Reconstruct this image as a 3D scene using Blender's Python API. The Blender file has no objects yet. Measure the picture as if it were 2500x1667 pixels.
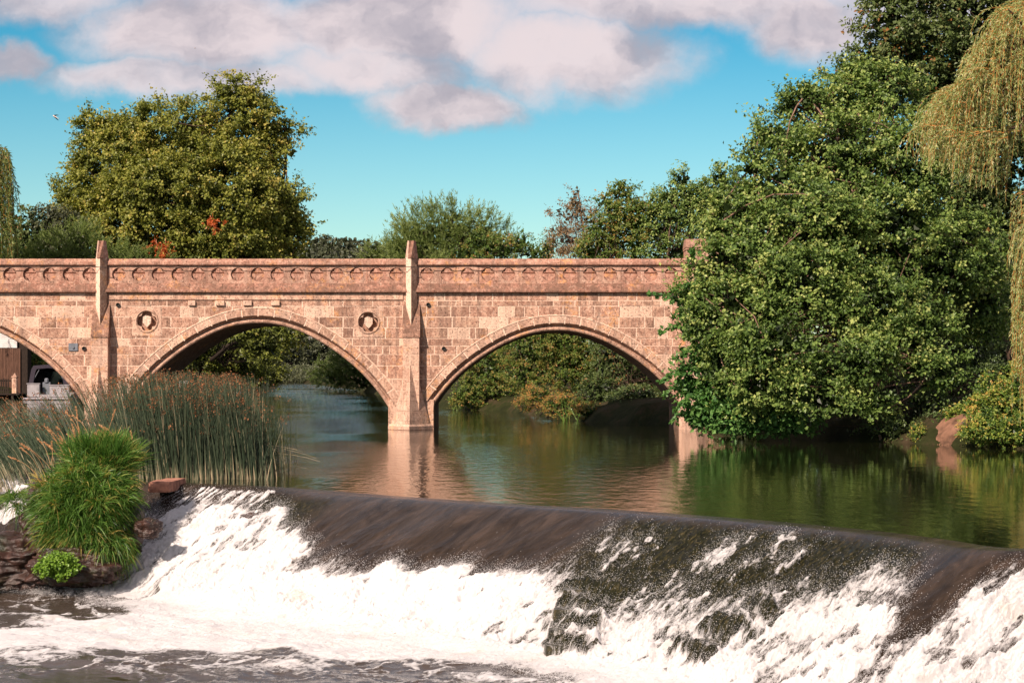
import bpy, math
import numpy as np
from mathutils import Vector
R = math.radians
sc = bpy.context.scene
COL = sc.collection
# ------------------------------------------------------------------ camera
F = 4861.0                      # focal length in photo pixels (70 mm on 36 mm)
CZ = 2.134                      # eye height above the upper river
HY = 905.0
cam = bpy.data.objects.new('camera', bpy.data.cameras.new('camera'))
COL.objects.link(cam)
cam.location = (0, 0, CZ); cam.rotation_euler = (R(90), 0, 0)
cam.data.sensor_width = 36; cam.data.lens = 36*F/2500
cam.data.shift_y = (HY-833.5)/2500
cam.data.clip_start = .5; cam.data.clip_end = 6000
sc.camera = cam
sc.render.resolution_x = 1024; sc.render.resolution_y = 682
sc.view_settings.view_transform = 'Standard'; sc.view_settings.look = 'None'
sc.view_settings.gamma = 1; sc.view_settings.exposure = 0.74
# ------------------------------------------------------------------ sun + sky
AZ, EL = R(33), R(37)
sdir = Vector((-math.sin(AZ)*math.cos(EL), -math.cos(AZ)*math.cos(EL), math.sin(EL)))
sl = bpy.data.lights.new('sun', 'SUN'); sl.energy = 4.6; sl.angle = R(.5); sl.color = (1, .83, .69)
so = bpy.data.objects.new('sun', sl); COL.objects.link(so)
so.rotation_euler = sdir.to_track_quat('Z', 'Y').to_euler(); so.location = (-40, -60, 60)
wd = bpy.data.worlds.new('World'); sc.world = wd; wd.use_nodes = True

class NT:
    def __init__(s, t): s.t = t; t.nodes.clear()
    def n(s, typ, **kw):
        nd = s.t.nodes.new(typ)
        for k, v in kw.items():
            if k[0] == '_': setattr(nd, k[1:], v)
        return nd
    def set(s, sock, v):
        if isinstance(v, bpy.types.NodeSocket): s.t.links.new(v, sock)
        elif v is not None: sock.default_value = v
    def m(s, op, a, b=None, c=None, clamp=False):
        nd = s.t.nodes.new('ShaderNodeMath'); nd.operation = op; nd.use_clamp = clamp
        s.set(nd.inputs[0], a)
        if b is not None: s.set(nd.inputs[1], b)
        if c is not None: s.set(nd.inputs[2], c)
        return nd.outputs[0]
    def vm(s, op, a, b=None):
        nd = s.t.nodes.new('ShaderNodeVectorMath'); nd.operation = op
        s.set(nd.inputs[0], a)
        if b is not None: s.set(nd.inputs[1], b)
        return nd.outputs[0]
    def mr(s, v, a, b, c=0., d=1., smooth=True):
        nd = s.t.nodes.new('ShaderNodeMapRange'); nd.interpolation_type = 'SMOOTHSTEP' if smooth else 'LINEAR'
        s.set(nd.inputs[0], v); s.set(nd.inputs[1], a); s.set(nd.inputs[2], b); s.set(nd.inputs[3], c); s.set(nd.inputs[4], d)
        return nd.outputs[0]
    def mix(s, f, a, b, typ='MIX'):
        nd = s.t.nodes.new('ShaderNodeMix'); nd.data_type = 'RGBA'; nd.blend_type = typ
        s.set(nd.inputs[0], f)
        for i, v in ((6, a), (7, b)):
            if isinstance(v, tuple) and len(v) == 3: v = v+(1,)
            s.set(nd.inputs[i], v)
        return nd.outputs[2]
    def noise(s, vec, scale, detail=4, rough=.55, dist=0., col=False):
        nd = s.t.nodes.new('ShaderNodeTexNoise')
        if vec is not None: s.set(nd.inputs['Vector'], vec)
        nd.inputs['Scale'].default_value = scale; nd.inputs['Detail'].default_value = detail
        nd.inputs['Roughness'].default_value = rough; nd.inputs['Distortion'].default_value = dist
        return nd.outputs['Color' if col else 'Fac']
    def ramp(s, f, stops):
        nd = s.t.nodes.new('ShaderNodeValToRGB'); e = nd.color_ramp.elements
        while len(e) < len(stops): e.new(.5)
        for el, (p, c) in zip(e, stops): el.position = p; el.color = tuple(c)+(1,)
        s.set(nd.inputs[0], f); return nd.outputs[0]
    def xyz(s, v):
        nd = s.t.nodes.new('ShaderNodeSeparateXYZ'); s.set(nd.inputs[0], v); return nd.outputs
    def comb(s, x, y, z):
        nd = s.t.nodes.new('ShaderNodeCombineXYZ')
        for i, v in enumerate((x, y, z)): s.set(nd.inputs[i], v)
        return nd.outputs[0]

w = NT(wd.node_tree)
sky = w.n('ShaderNodeTexSky', _sky_type='NISHITA', _sun_disc=False)
sky.sun_elevation = EL; sky.sun_rotation = math.pi+AZ      # towards -y, -x
sky.air_density = 1.0; sky.dust_density = .6; sky.ozone_density = 2.0
tc = w.n('ShaderNodeTexCoord')
g = w.xyz(tc.outputs['Generated'])
yy = w.m('MAXIMUM', g[1], .12)
u0 = w.m('DIVIDE', g[0], yy); v0 = w.m('DIVIDE', g[2], yy)
uv = w.comb(u0, v0, 0.)
n1 = w.xyz(w.noise(uv, 11, 6, .6, col=True)); n2 = w.xyz(w.noise(uv, 38, 5, .62, col=True))
u = w.m('ADD', u0, w.m('ADD', w.m('MULTIPLY_ADD', n1[0], .075, -.0375), w.m('MULTIPLY_ADD', n2[0], .018, -.009)))
v = w.m('ADD', v0, w.m('ADD', w.m('MULTIPLY_ADD', n1[1], .040, -.020), w.m('MULTIPLY_ADD', n2[1], .014, -.007)))
def cl(px, py, rx, ry, s=1.):
    a = w.m('DIVIDE', w.m('SUBTRACT', u, (px-1250)/F), rx/F)
    b = w.m('DIVIDE', w.m('SUBTRACT', v, (HY-py)/F), ry/F)
    d = w.m('SQRT', w.m('ADD', w.m('MULTIPLY', a, a), w.m('MULTIPLY', b, b)))
    return w.mr(d, 1.5, .35, 0., s)
dens = None
for c in [(130, -10, 230, 85, .8), (50, 165, 140, 55, .85), (520, 70, 330, 130, 1), (480, 200, 420, 62, .85), (960, 60, 420, 120, 1),
          (900, 170, 300, 80, .9), (1090, 255, 240, 72, 1), (1380, 130, 300, 125, .95), (1650, 0, 600, 80, .9), (1970, 50, 210, 100, .95),
          (1500, 210, 160, 50, .4), (2250, -30, 400, 160, .8), (800, -150, 1200, 120, 1)]:
    k = cl(*c); dens = k if dens is None else w.m('MAXIMUM', dens, k)
gen = w.mr(w.noise(tc.outputs['Generated'], 2.6, 5, .6), .36, .54)      # unseen cloud over the rest of the sky, thickened to lift the shadows
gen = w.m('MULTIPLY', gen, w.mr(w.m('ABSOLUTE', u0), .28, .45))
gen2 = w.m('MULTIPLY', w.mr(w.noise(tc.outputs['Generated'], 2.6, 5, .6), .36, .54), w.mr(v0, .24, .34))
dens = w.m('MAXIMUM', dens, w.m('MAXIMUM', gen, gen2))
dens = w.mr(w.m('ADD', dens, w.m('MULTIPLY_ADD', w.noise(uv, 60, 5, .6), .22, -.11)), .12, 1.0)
light = w.mr(w.m('ADD', w.noise(w.comb(w.m('MULTIPLY', u, 1.), w.m('MULTIPLY', v, 1.6), 3.1), 13, 5, .55), w.m('MULTIPLY', dens, .05)), .41, .64)
ccol = w.mix(light, (.30, .27, .305), (.56, .475, .48))
tint = w.mix(w.mr(v0, 0., .19, 0., 1., False), (.70, .76, .66), (.06, .42, .50))
skyc = w.mix(1., sky.outputs[0], tint, 'MULTIPLY')
SK = .12
ccs = w.mix(1., ccol, (1/SK*.92, 1/SK*.92, 1/SK*.92), 'MULTIPLY')
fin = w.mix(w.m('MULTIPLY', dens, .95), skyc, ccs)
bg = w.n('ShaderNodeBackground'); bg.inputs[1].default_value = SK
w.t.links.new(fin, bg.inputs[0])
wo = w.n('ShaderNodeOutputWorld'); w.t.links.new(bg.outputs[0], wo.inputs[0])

# ------------------------------------------------------------------ helpers
def P(px, py, Y): return np.array([(px-1250)/F*Y, Y, CZ+(HY-py)/F*Y])
def G(px, py, z=0.): Y = F*(CZ-z)/(py-HY); return np.array([(px-1250)/F*Y, Y, z])
def tag(o, label=None, cat=None, group=None, kind=None):
    for k, v_ in (('label', label), ('category', cat), ('group', group), ('kind', kind)):
        if v_: o[k] = v_
    return o
def empty(name, loc, label, cat, group=None):
    o = bpy.data.objects.new(name, None); COL.objects.link(o); o.location = loc; o.empty_display_size = .2
    return tag(o, label, cat, group)
def mesh_np(name, V, Fc, mat, parent=None, col=None, smooth=False, st=None, mats=None, midx=None):
    """V (N,3); Fc (M,k) int array or list of such arrays"""
    if not isinstance(Fc, list): Fc = [Fc]
    V = np.asarray(V, dtype=np.float64)
    if parent is not None: V = V-np.array(parent.location)
    me = bpy.data.meshes.new(name)
    me.vertices.add(len(V)); me.vertices.foreach_set('co', V.astype(np.float32).ravel())
    loops = np.concatenate([f.ravel() for f in Fc]).astype(np.int32)
    tot = np.concatenate([np.full(len(f), f.shape[1]) for f in Fc]).astype(np.int32)
    st_ = np.concatenate([[0], np.cumsum(tot)[:-1]]).astype(np.int32)
    me.loops.add(len(loops)); me.loops.foreach_set('vertex_index', loops)
    me.polygons.add(len(tot)); me.polygons.foreach_set('loop_start', st_); me.polygons.foreach_set('loop_total', tot)
    if midx is not None: me.polygons.foreach_set('material_index', midx.astype(np.int32))
    me.polygons.foreach_set('use_smooth', np.full(len(tot), bool(smooth)))
    if col is not None:
        a = me.attributes.new('col', 'FLOAT_COLOR', 'POINT')
        c = np.ones((len(V), 4), np.float32); c[:, :col.shape[1]] = col
        a.data.foreach_set('color', c.ravel())
    if st is not None:
        a = me.attributes.new('st', 'FLOAT_VECTOR', 'POINT'); a.data.foreach_set('vector', st.astype(np.float32).ravel())
    me.update(calc_edges=True); me.validate()
    for m_ in (mats or [mat]): me.materials.append(m_)
    o = bpy.data.objects.new(name, me); COL.objects.link(o)
    if parent is not None: o.parent = parent
    return o
class MB:
    def __init__(s): s.v = []; s.f = []; s.c = []
    def add(s, vs, fs, c=(.5, 0, 0)):
        b = len(s.v); s.v += [tuple(p) for p in vs]; s.f += [tuple(b+i for i in f) for f in fs]; s.c += [c]*len(vs)
    def box(s, x0, x1, y0, y1, z0, z1, c=(.5, 0, 0), b=0.):
        if b <= 0:
            s.add([(x, y, z) for z in (z0, z1) for y in (y0, y1) for x in (x0, x1)],
                  [(0, 2, 3, 1), (4, 5, 7, 6), (0, 1, 5, 4), (2, 6, 7, 3), (0, 4, 6, 2), (1, 3, 7, 5)], c); return
        vs = []; idx = {}
        for X, sx in ((x0, 1), (x1, -1)):
            for Y_, sy in ((y0, 1), (y1, -1)):
                for Z, sz in ((z0, 1), (z1, -1)):
                    for a in range(3):
                        idx[(sx, sy, sz, a)] = len(vs)
                        vs.append((X+(0 if a == 0 else sx*b), Y_+(0 if a == 1 else sy*b), Z+(0 if a == 2 else sz*b)))
        fs = []
        q = ((1, 1), (1, -1), (-1, -1), (-1, 1))
        for sg in (1, -1):
            fs.append(tuple(idx[(sg, a, c_, 0)] for a, c_ in q)); fs.append(tuple(idx[(a, sg, c_, 1)] for a, c_ in q)); fs.append(tuple(idx[(a, c_, sg, 2)] for a, c_ in q))
        for a in (1, -1):
            for d in (1, -1):
                fs.append((idx[(1, a, d, 1)], idx[(-1, a, d, 1)], idx[(-1, a, d, 2)], idx[(1, a, d, 2)]))
                fs.append((idx[(a, 1, d, 0)], idx[(a, -1, d, 0)], idx[(a, -1, d, 2)], idx[(a, 1, d, 2)]))
                fs.append((idx[(a, d, 1, 0)], idx[(a, d, -1, 0)], idx[(a, d, -1, 1)], idx[(a, d, 1, 1)]))
                for e in (1, -1): fs.append((idx[(a, d, e, 0)], idx[(a, d, e, 1)], idx[(a, d, e, 2)]))
        s.add(vs, fs, c)
    def tube(s, pts, rads, n=6, c=(.5, 0, 0), cap=True):
        pts = np.asarray(pts, float); k = len(pts)
        if np.isscalar(rads): rads = [rads]*k
        T = np.gradient(pts, axis=0); T /= np.linalg.norm(T, axis=1)[:, None]+1e-9
        up = np.array([0, 0, 1.]) if abs(T[0][2]) < .9 else np.array([1., 0, 0])
        vs = []
        for i in range(k):
            a = np.cross(T[i], up); a /= np.linalg.norm(a)+1e-9; b = np.cross(T[i], a)
            for j in range(n):
                t = 2*math.pi*j/n; vs.append(pts[i]+rads[i]*(math.cos(t)*a+math.sin(t)*b))
        fs = [(i*n+j, i*n+(j+1) % n, (i+1)*n+(j+1) % n, (i+1)*n+j) for i in range(k-1) for j in range(n)]
        if cap: fs += [tuple(range(n))[::-1], tuple((k-1)*n+j for j in range(n))]
        s.add(vs, fs, c)
    def prism(s, poly, y0, y1, c=(.5, 0, 0)):
        """poly in (x,z), extruded along y"""
        n = len(poly)
        vs = [(x, y0, z) for x, z in poly]+[(x, y1, z) for x, z in poly]
        s.add(vs, [tuple(range(n)), tuple(range(2*n-1, n-1, -1))]+[(i, i+n, (i+1) % n+n, (i+1) % n) for i in range(n)], c)
    def build(s, name, mat, parent=None, smooth=False, fix=False):
        off = np.array(parent.location) if parent is not None else np.zeros(3)
        me = bpy.data.meshes.new(name)
        me.from_pydata([tuple(np.array(p)-off) for p in s.v], [], s.f); 
        a = me.attributes.new('col', 'FLOAT_COLOR', 'POINT')
        c = np.ones((len(s.v), 4), np.float32); c[:, :3] = np.array(s.c)[:, :3]
        a.data.foreach_set('color', c.ravel())
        if fix:
            import bmesh
            bm = bmesh.new(); bm.from_mesh(me); bmesh.ops.recalc_face_normals(bm, faces=bm.faces); bm.to_mesh(me); bm.free()
        if smooth: me.polygons.foreach_set('use_smooth', [True]*len(me.polygons))
        me.materials.append(mat); me.update()
        o = bpy.data.objects.new(name, me); COL.objects.link(o)
        if parent is not None: o.parent = parent
        return o
rng = np.random.default_rng(7)
def vnoise(x, y, seed=0):
    r = np.random.default_rng(seed); T = r.random((256, 256))
    xi = np.floor(x).astype(int); yi = np.floor(y).astype(int); fx = x-xi; fy = y-yi
    fx = fx*fx*(3-2*fx); fy = fy*fy*(3-2*fy)
    a = T[xi & 255, yi & 255]; b = T[(xi+1) & 255, yi & 255]; c = T[xi & 255, (yi+1) & 255]; d = T[(xi+1) & 255, (yi+1) & 255]
    return (a*(1-fx)+b*fx)*(1-fy)+(c*(1-fx)+d*fx)*fy
def fbm(x, y, oct=4, seed=0, g_=.5):
    s = 0; a = 1; t = 0
    for o in range(oct): s = s+a*vnoise(x*2**o+17.3*o, y*2**o+5.1*o, seed+o); t += a; a *= g_
    return s/t
def sstep(x, a, b): t = np.clip((x-a)/(b-a), 0, 1); return t*t*(3-2*t)

# ------------------------------------------------------------------ materials
def newmat(name):
    m = bpy.data.materials.new(name); m.use_nodes = True; return m, NT(m.node_tree)
def bsdf(t, **kw):
    b = t.n('ShaderNodeBsdfPrincipled')
    for k, v_ in kw.items():
        k = {'base': 'Base Color', 'rough': 'Roughness', 'spec': 'Specular IOR Level', 'normal': 'Normal', 'metal': 'Metallic', 'ior': 'IOR'}[k]
        if isinstance(v_, tuple) and len(v_) == 3: v_ = v_+(1,)
        t.set(b.inputs[k], v_)
    return b
def out(t, sh): o = t.n('ShaderNodeOutputMaterial'); t.t.links.new(sh, o.inputs[0])
def bump(t, h, strength=.5, dist=.02):
    b = t.n('ShaderNodeBump'); t.set(b.inputs['Strength'], strength); b.inputs['Distance'].default_value = dist; t.set(b.inputs['Height'], h); return b.outputs[0]
def attr(t, name='col'):
    a = t.n('ShaderNodeAttribute'); a.attribute_name = name; return a
def stone_mat(name, dk, md, lt, mort=(.74, .53, .41), weather=(.17, .095, .068)):
    m, t = newmat(name); a = attr(t); c = t.xyz(a.outputs['Color'])
    p = t.n('ShaderNodeNewGeometry').outputs['Position']
    base = t.ramp(t.m('ADD', c[0], t.m('MULTIPLY_ADD', t.noise(p, 5.5, 7, .85), 4.4, -2.2)), [(0, dk), (.5, md), (1, lt)])
    # blotches, run-off stains, lichen
    st = t.mr(t.noise(t.vm('MULTIPLY', p, (2.6, 2.6, .7)), 1.0, 6, .75), .46, .60)
    base = t.mix(t.m('MULTIPLY', st, .5), base, weather)
    lk = t.mr(t.noise(p, 1.1, 3, .5), .54, .64); base = t.mix(t.m('MULTIPLY', lk, t.mr(t.noise(p, 7, 4, .7), .45, .6, 0., .6)), base, (.66, .30, .085))
    wh = t.mr(t.noise(p, 8, 6, .85), .535, .60); base = t.mix(t.m('MULTIPLY', wh, .6), base, (.66, .46, .36))
    rs = t.mr(t.noise(t.vm('MULTIPLY', p, (4.2, 4.2, .28)), 1.0, 5, .7), .52, .64); base = t.mix(t.m('MULTIPLY', rs, .5), base, (.13, .085, .070))
    base = t.mix(c[1], base, mort)
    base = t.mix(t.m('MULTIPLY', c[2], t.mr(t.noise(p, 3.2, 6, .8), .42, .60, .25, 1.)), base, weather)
    dkp = t.mr(t.noise(p, 15, 4, .8), .57, .62); base = t.mix(t.m('MULTIPLY', dkp, .75), base, (.06, .035, .025))
    h = t.m('ADD', t.noise(p, 14, 6, .7), t.m('MULTIPLY', dkp, -.6))
    out(t, bsdf(t, base=base, rough=.92, spec=.15, normal=bump(t, h, .55, .03)).outputs[0]); return m
STONE = stone_mat('bath_stone', (.28, .142, .10), (.49, .28, .20), (.66, .43, .31))
STONE_D = stone_mat('weathered_stone', (.22, .10, .070), (.40, .195, .14), (.56, .32, .235))
STONE_L = stone_mat('pale_stone', (.42, .24, .165), (.60, .40, .29), (.74, .58, .46))
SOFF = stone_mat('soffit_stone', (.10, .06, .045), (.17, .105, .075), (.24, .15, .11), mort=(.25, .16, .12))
def simple(name, c1, c2=None, scale=6, rough=.7, spec=.3, metal=0., b=.3, mul=(1, 1, 1)):
    m, t = newmat(name); p = t.n('ShaderNodeNewGeometry').outputs['Position']
    q = t.vm('MULTIPLY', p, mul)
    n = t.noise(q, scale, 5, .6); col = t.mix(t.mr(n, .3, .7), c1, c2 or tuple(x*.7 for x in c1))
    out(t, bsdf(t, base=col, rough=rough, spec=spec, metal=metal, normal=bump(t, n, b, .02)).outputs[0]); return m
BARK = simple('bark', (.13, .085, .06), (.05, .032, .022), 5, .9, .1, mul=(3, 3, .8))
BARKP = simple('pale_bark', (.28, .17, .125), (.12, .075, .055), 6, .9, .1, mul=(3, 3, .8))
EARTH = simple('bank_earth', (.25, .13, .085), (.09, .05, .033), 3, .95, .1, b=.8)
METAL = simple('grey_metal', (.16, .17, .20), (.11, .12, .14), 5, .5, .4)
BLACK = simple('black_rubber', (.012, .011, .010), (.02, .018, .015), 5, .6, .3)
WHITE = simple('white_paint', (.72, .68, .66), (.55, .50, .48), 3, .5, .4)
CANVAS = simple('dark_canvas', (.045, .035, .050), (.03, .025, .033), 8, .85, .2)
WOOD = simple('weathered_wood', (.19, .10, .07), (.09, .05, .035), 5, .9, .15, mul=(6, 6, .4))
DWOOD = simple('dark_wood', (.04, .028, .022), (.02, .014, .011), 5, .9, .15, mul=(6, 6, .6))
WINDOW = simple('window_glass', (.03, .035, .04), (.05, .055, .06), 1, .1, .6)
def leaf_mat(name, stops, transl=.28, rough=.45, spec=.30):
    m, t = newmat(name); a = attr(t); c = t.xyz(a.outputs['Color'])
    col = t.ramp(c[0], stops)
    b = bsdf(t, base=col, rough=rough, spec=spec)
    tr = t.n('ShaderNodeBsdfTranslucent'); t.set(tr.inputs[0], t.mix(1., col, (1.3, 1.35, .6), 'MULTIPLY'))
    mx = t.n('ShaderNodeMixShader'); mx.inputs[0].default_value = transl
    t.t.links.new(b.outputs[0], mx.inputs[1]); t.t.links.new(tr.outputs[0], mx.inputs[2])
    out(t, mx.outputs[0]); return m
L_ALDER = leaf_mat('alder_leaf', [(0, (.014, .024, .007)), (.45, (.075, .132, .028)), (.75, (.175, .255, .058)), (1, (.40, .44, .14))])
L_HAZEL = leaf_mat('hazel_leaf', [(0, (.022, .055, .015)), (.5, (.055, .145, .030)), (1, (.15, .28, .07))])
L_DARK = leaf_mat('dark_leaf', [(0, (.016, .026, .008)), (.5, (.075, .115, .030)), (.9, (.13, .16, .055)), (1, (.22, .10, .03))], .2)
L_OLIVE = leaf_mat('olive_leaf', [(0, (.030, .040, .009)), (.45, (.140, .165, .028)), (.85, (.29, .29, .055)), (1, (.42, .34, .09))])
L_WSHRUB = leaf_mat('willow_shrub_leaf', [(0, (.04, .058, .016)), (.5, (.13, .18, .045)), (1, (.28, .33, .11))])
L_WILLOW = leaf_mat('willow_leaf', [(0, (.06, .085, .02)), (.45, (.17, .21, .05)), (.8, (.36, .40, .15)), (1, (.58, .54, .30))])
L_RED = leaf_mat('russet_leaf', [(0, (.045, .038, .018)), (.5, (.14, .105, .05)), (1, (.30, .19, .10))])
L_MIX = leaf_mat('mixed_leaf', [(0, (.03, .05, .010)), (.45, (.100, .17, .028)), (.75, (.22, .22, .055)), (1, (.42, .20, .06))])
L_BRIGHT = leaf_mat('bramble_leaf', [(0, (.022, .045, .010)), (.45, (.085, .155, .025)), (.75, (.25, .30, .05)), (1, (.50, .30, .08))])
def mossy():
    m, t = newmat('wet_moss'); p = t.n('ShaderNodeNewGeometry').outputs['Position']
    n = t.noise(p, 13, 6, .8); c = t.ramp(n, [(.38, (.006, .007, .003)), (.5, (.026, .024, .009)), (.62, (.09, .07, .03))])
    f = t.mr(t.noise(t.vm('MULTIPLY', p, (16, 16, 3)), 1., 5, .75), .53, .62); c = t.mix(t.m('MULTIPLY', f, .85), c, (.55, .53, .52))
    out(t, bsdf(t, base=c, rough=.35, spec=.4, normal=bump(t, n, .9, .05)).outputs[0]); return m
MOSSY = mossy()
L_FAR = leaf_mat('far_leaf', [(0, (.03, .035, .018)), (.5, (.060, .070, .036)), (1, (.105, .115, .055))], .15)  # muted green leaf for the distant trees
L_ORANGE = leaf_mat('orange_leaf', [(0, (.35, .07, .02)), (1, (.60, .16, .05))])
TWIG_O = simple('orange_twig', (.50, .22, .06), (.38, .15, .04), 4, .7, .2)
L_GRASS = leaf_mat('grass_blade', [(0, (.012, .032, .006)), (.4, (.050, .125, .018)), (.75, (.16, .28, .06)), (1, (.46, .32, .10))], .35, .4)
L_REED = leaf_mat('reed_stem', [(0, (.016, .030, .016)), (.45, (.050, .075, .040)), (.7, (.13, .145, .085)), (1, (.50, .40, .26))], .05, .45)
L_HEAD = leaf_mat('reed_head', [(0, (.11, .045, .022)), (1, (.34, .15, .07))], .1, .8, .1)
L_PLUME = leaf_mat('grass_plume', [(0, (.40, .20, .10)), (1, (.62, .36, .19))], .2, .8, .1)
L_CRESS = leaf_mat('cress_leaf', [(0, (.05, .14, .015)), (1, (.24, .38, .05))], .3, .4)

# ------------------------------------------------------------------ water
def river_mat():
    m, t = newmat('river_water'); p = t.n('ShaderNodeNewGeometry').outputs['Position']
    x = t.xyz(p)
    zone = t.mr(t.noise(t.vm('MULTIPLY', p, (.10, .035, 1)), 1., 4, .6), .42, .62)
    w1 = t.noise(t.vm('MULTIPLY', p, (8.0, 6., 1)), 1., 4, .6, .3)
    w2 = t.noise(t.vm('MULTIPLY', p, (.5, 1.1, 1)), 1., 3, .5, .4)
    far = t.mr(x[1], 60., 200., 1., .8, False)
    calm = t.mr(x[0], 1.5, 6.5, 1., .45)                 # sheltered water by the right bank
    w3 = t.noise(t.vm('MULTIPLY', p, (3.6, 1.5, 1)), 1., 3, .55, .3)
    xm = t.m('ABSOLUTE', t.m('MULTIPLY_ADD', x[1], .098, x[0]))          # wind-ruffled lane in midstream
    lane = t.m('MULTIPLY', t.mr(t.m('DIVIDE', xm, t.m('MULTIPLY_ADD', x[1], .022, .6)), 1.2, .3), t.mr(x[1], 38., 47.))
    lane = t.m('MULTIPLY', lane, t.mr(t.noise(t.vm('MULTIPLY', p, (.15, .07, 1)), 1., 4, .6), .40, .55, .25, 1.))
    w4 = t.noise(t.vm('MULTIPLY', p, (5., 2.6, 1)), 1., 4, .7)
    h = t.m('ADD', t.m('MULTIPLY', w1, t.m('MULTIPLY_ADD', zone, .003, .002)), t.m('ADD', t.m('ADD', t.m('MULTIPLY', w2, .004), t.m('MULTIPLY', w4, t.m('MULTIPLY', lane, .10))), t.m('MULTIPLY', w3, t.m('MULTIPLY_ADD', zone, .018, .012))))
    h = t.m('MULTIPLY', t.m('MULTIPLY', t.m('MULTIPLY', h, far), calm), .75)
    b = bsdf(t, base=(.010, .012, .004), rough=.015, ior=1.42, spec=.5, normal=bump(t, h, 1., 1.))
    out(t, b.outputs[0]); return m
WATER = river_mat()
def cascade_mat():
    m, t = newmat('weir_water'); a = attr(t); c = t.xyz(a.outputs['Color']); st = attr(t, 'st').outputs['Vector']
    p = t.n('ShaderNodeNewGeometry').outputs['Position']
    foam, moss, pool = c[0], c[1], c[2]
    n1 = t.noise(t.vm('MULTIPLY', st, (14, 6, 1)), 1., 6, .8, .5)
    n2 = t.noise(t.vm('MULTIPLY', st, (45, 30, 1)), 1., 4, .7)
    f = t.m('ADD', foam, t.m('MULTIPLY', t.m('SUBTRACT', t.m('ADD', t.m('MULTIPLY', n1, .75), t.m('MULTIPLY', n2, .25)), .5), 2.8))
    f = t.mr(f, .26, .78)
    # dark water over stone and weed
    n3 = t.noise(t.vm('MULTIPLY', st, (3.2, 1.3, 1)), 1., 6, .7, .8)
    dark = t.ramp(n3, [(.35, (.013, .009, .0065)), (.5, (.028, .0195, .014)), (.65, (.050, .034, .025))])
    mo = t.ramp(t.noise(t.vm('MULTIPLY', st, (22, 10, 1)), 1., 6, .75), [(.40, (.006, .006, .004)), (.50, (.014, .015, .006)), (.58, (.038, .032, .013)), (.68, (.11, .085, .04))])
    dark = t.mix(moss, dark, mo)
    dark = t.mix(pool, dark, (.050, .036, .026))
    fc = t.mix(t.mr(t.noise(t.vm('MULTIPLY', st, (1.2, 1.2, 1)), 1., 4, .6), .55, .8), (.60, .575, .575), (.54, .49, .44))
    col = t.mix(f, dark, fc)
    streak = t.noise(t.vm('MULTIPLY', st, (6, 1.6, 1)), 1., 6, .68, 1.6)
    h = t.m('ADD', t.m('MULTIPLY', streak, t.m('MULTIPLY_ADD', pool, -.018, .018)), t.m('MULTIPLY', n2, t.m('MULTIPLY_ADD', f, .02, .004)))
    h = t.m('ADD', h, t.m('MULTIPLY', t.m('MULTIPLY', t.noise(t.vm('MULTIPLY', st, (40, 26, 1)), 1., 4, .8), moss), .03))
    b = bsdf(t, base=col, spec=t.m('MULTIPLY_ADD', pool, .30, .10), rough=t.m('MULTIPLY_ADD', f, .45, t.m('MULTIPLY_ADD', pool, -.08, .16)), normal=bump(t, h, 1., 1.))
    b.subsurface_method = 'RANDOM_WALK' if hasattr(b, 'subsurface_method') else 'BURLEY'
    t.set(b.inputs['Subsurface Weight'], f); b.inputs['Subsurface Radius'].default_value = (1, 1, 1); b.inputs['Subsurface Scale'].default_value = .05
    out(t, b.outputs[0]); return m
CASC = cascade_mat()
FOAM = simple('spray_water', (.66, .64, .64), (.6, .57, .56), 5, .4, .5)
def wetrock():
    m, t = newmat('wet_rock'); p = t.n('ShaderNodeNewGeometry').outputs['Position']
    n = t.noise(p, 5, 7, .7); n2 = t.noise(p, 1.4, 4, .6)
    c = t.ramp(n, [(.3, (.014, .008, .006)), (.55, (.045, .020, .014)), (.75, (.10, .045, .030))])
    c = t.mix(t.mr(n2, .52, .66), c, t.ramp(n, [(.3, (.006, .008, .003)), (.7, (.030, .032, .009))]))
    out(t, bsdf(t, base=c, rough=.32, spec=.5, normal=bump(t, n, .8, .06)).outputs[0]); return m
ROCK = wetrock()
def ground_mat():
    m, t = newmat('bank_ground'); p = t.n('ShaderNodeNewGeometry').outputs['Position']
    n = t.noise(p, .5, 7, .7)
    c = t.ramp(n, [(.35, (.012, .014, .005)), (.5, (.028, .032, .010)), (.64, (.07, .045, .028))])
    out(t, bsdf(t, base=c, rough=.95, spec=.1, normal=bump(t, t.noise(p, 4, 6, .7), .8, .2)).outputs[0]); return m
GROUND = ground_mat()

# ------------------------------------------------------------------ terrain, river, weir
YB = 72.55; BW = 5.4            # bridge face, bridge width
def xl(y): return np.interp(y, [0, 75, 130, 148, 165, 180, 210, 260, 340, 480, 600], [-46, -46, -44, -40, -31, -26, -26, -31, -39, -80, -130])
def xr(y): return np.interp(y, [0, 30, 50, 56, 60, 66, 71, 78, 80, 85, 104, 110, 150, 200, 300, 370, 470, 600], [17, 17, 16, 13.5, 10.8, 8.2, 6.75, 6.2, 4.2, 2.6, .2, -3.1, -8, -14, -29, -41, -78, -128])
def axis(a, b, step, far):
    c = list(np.arange(a, b, step)); s = step
    lo = [a]; hi = [c[-1]]
    while hi[-1] < far: s *= 1.35; hi.append(hi[-1]+s)
    s = step
    while lo[-1] > -far: s *= 1.35; lo.append(lo[-1]-s)
    return np.array(lo[1:][::-1]+c+hi[1:])
gx = axis(-110, 60, .8, 2600); gy = axis(14, 520, 1.2, 3600); gy = gy[gy > -60]
GX, GY = np.meshgrid(gx, gy)
def bankz(X, Y):
    d = np.maximum(xl(Y)-X, X-xr(Y))+(fbm(X*.4, Y*.4, 3, 5)-.5)*1.4
    z = np.clip(d*.55, -2.6, .55)+np.clip(d-1, 0, 25)*.045+fbm(X*.25, Y*.25, 4, 9)*.5*(d > 0)
    z = np.where(Y > 530, np.maximum(z, .6), z)
    return z
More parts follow.
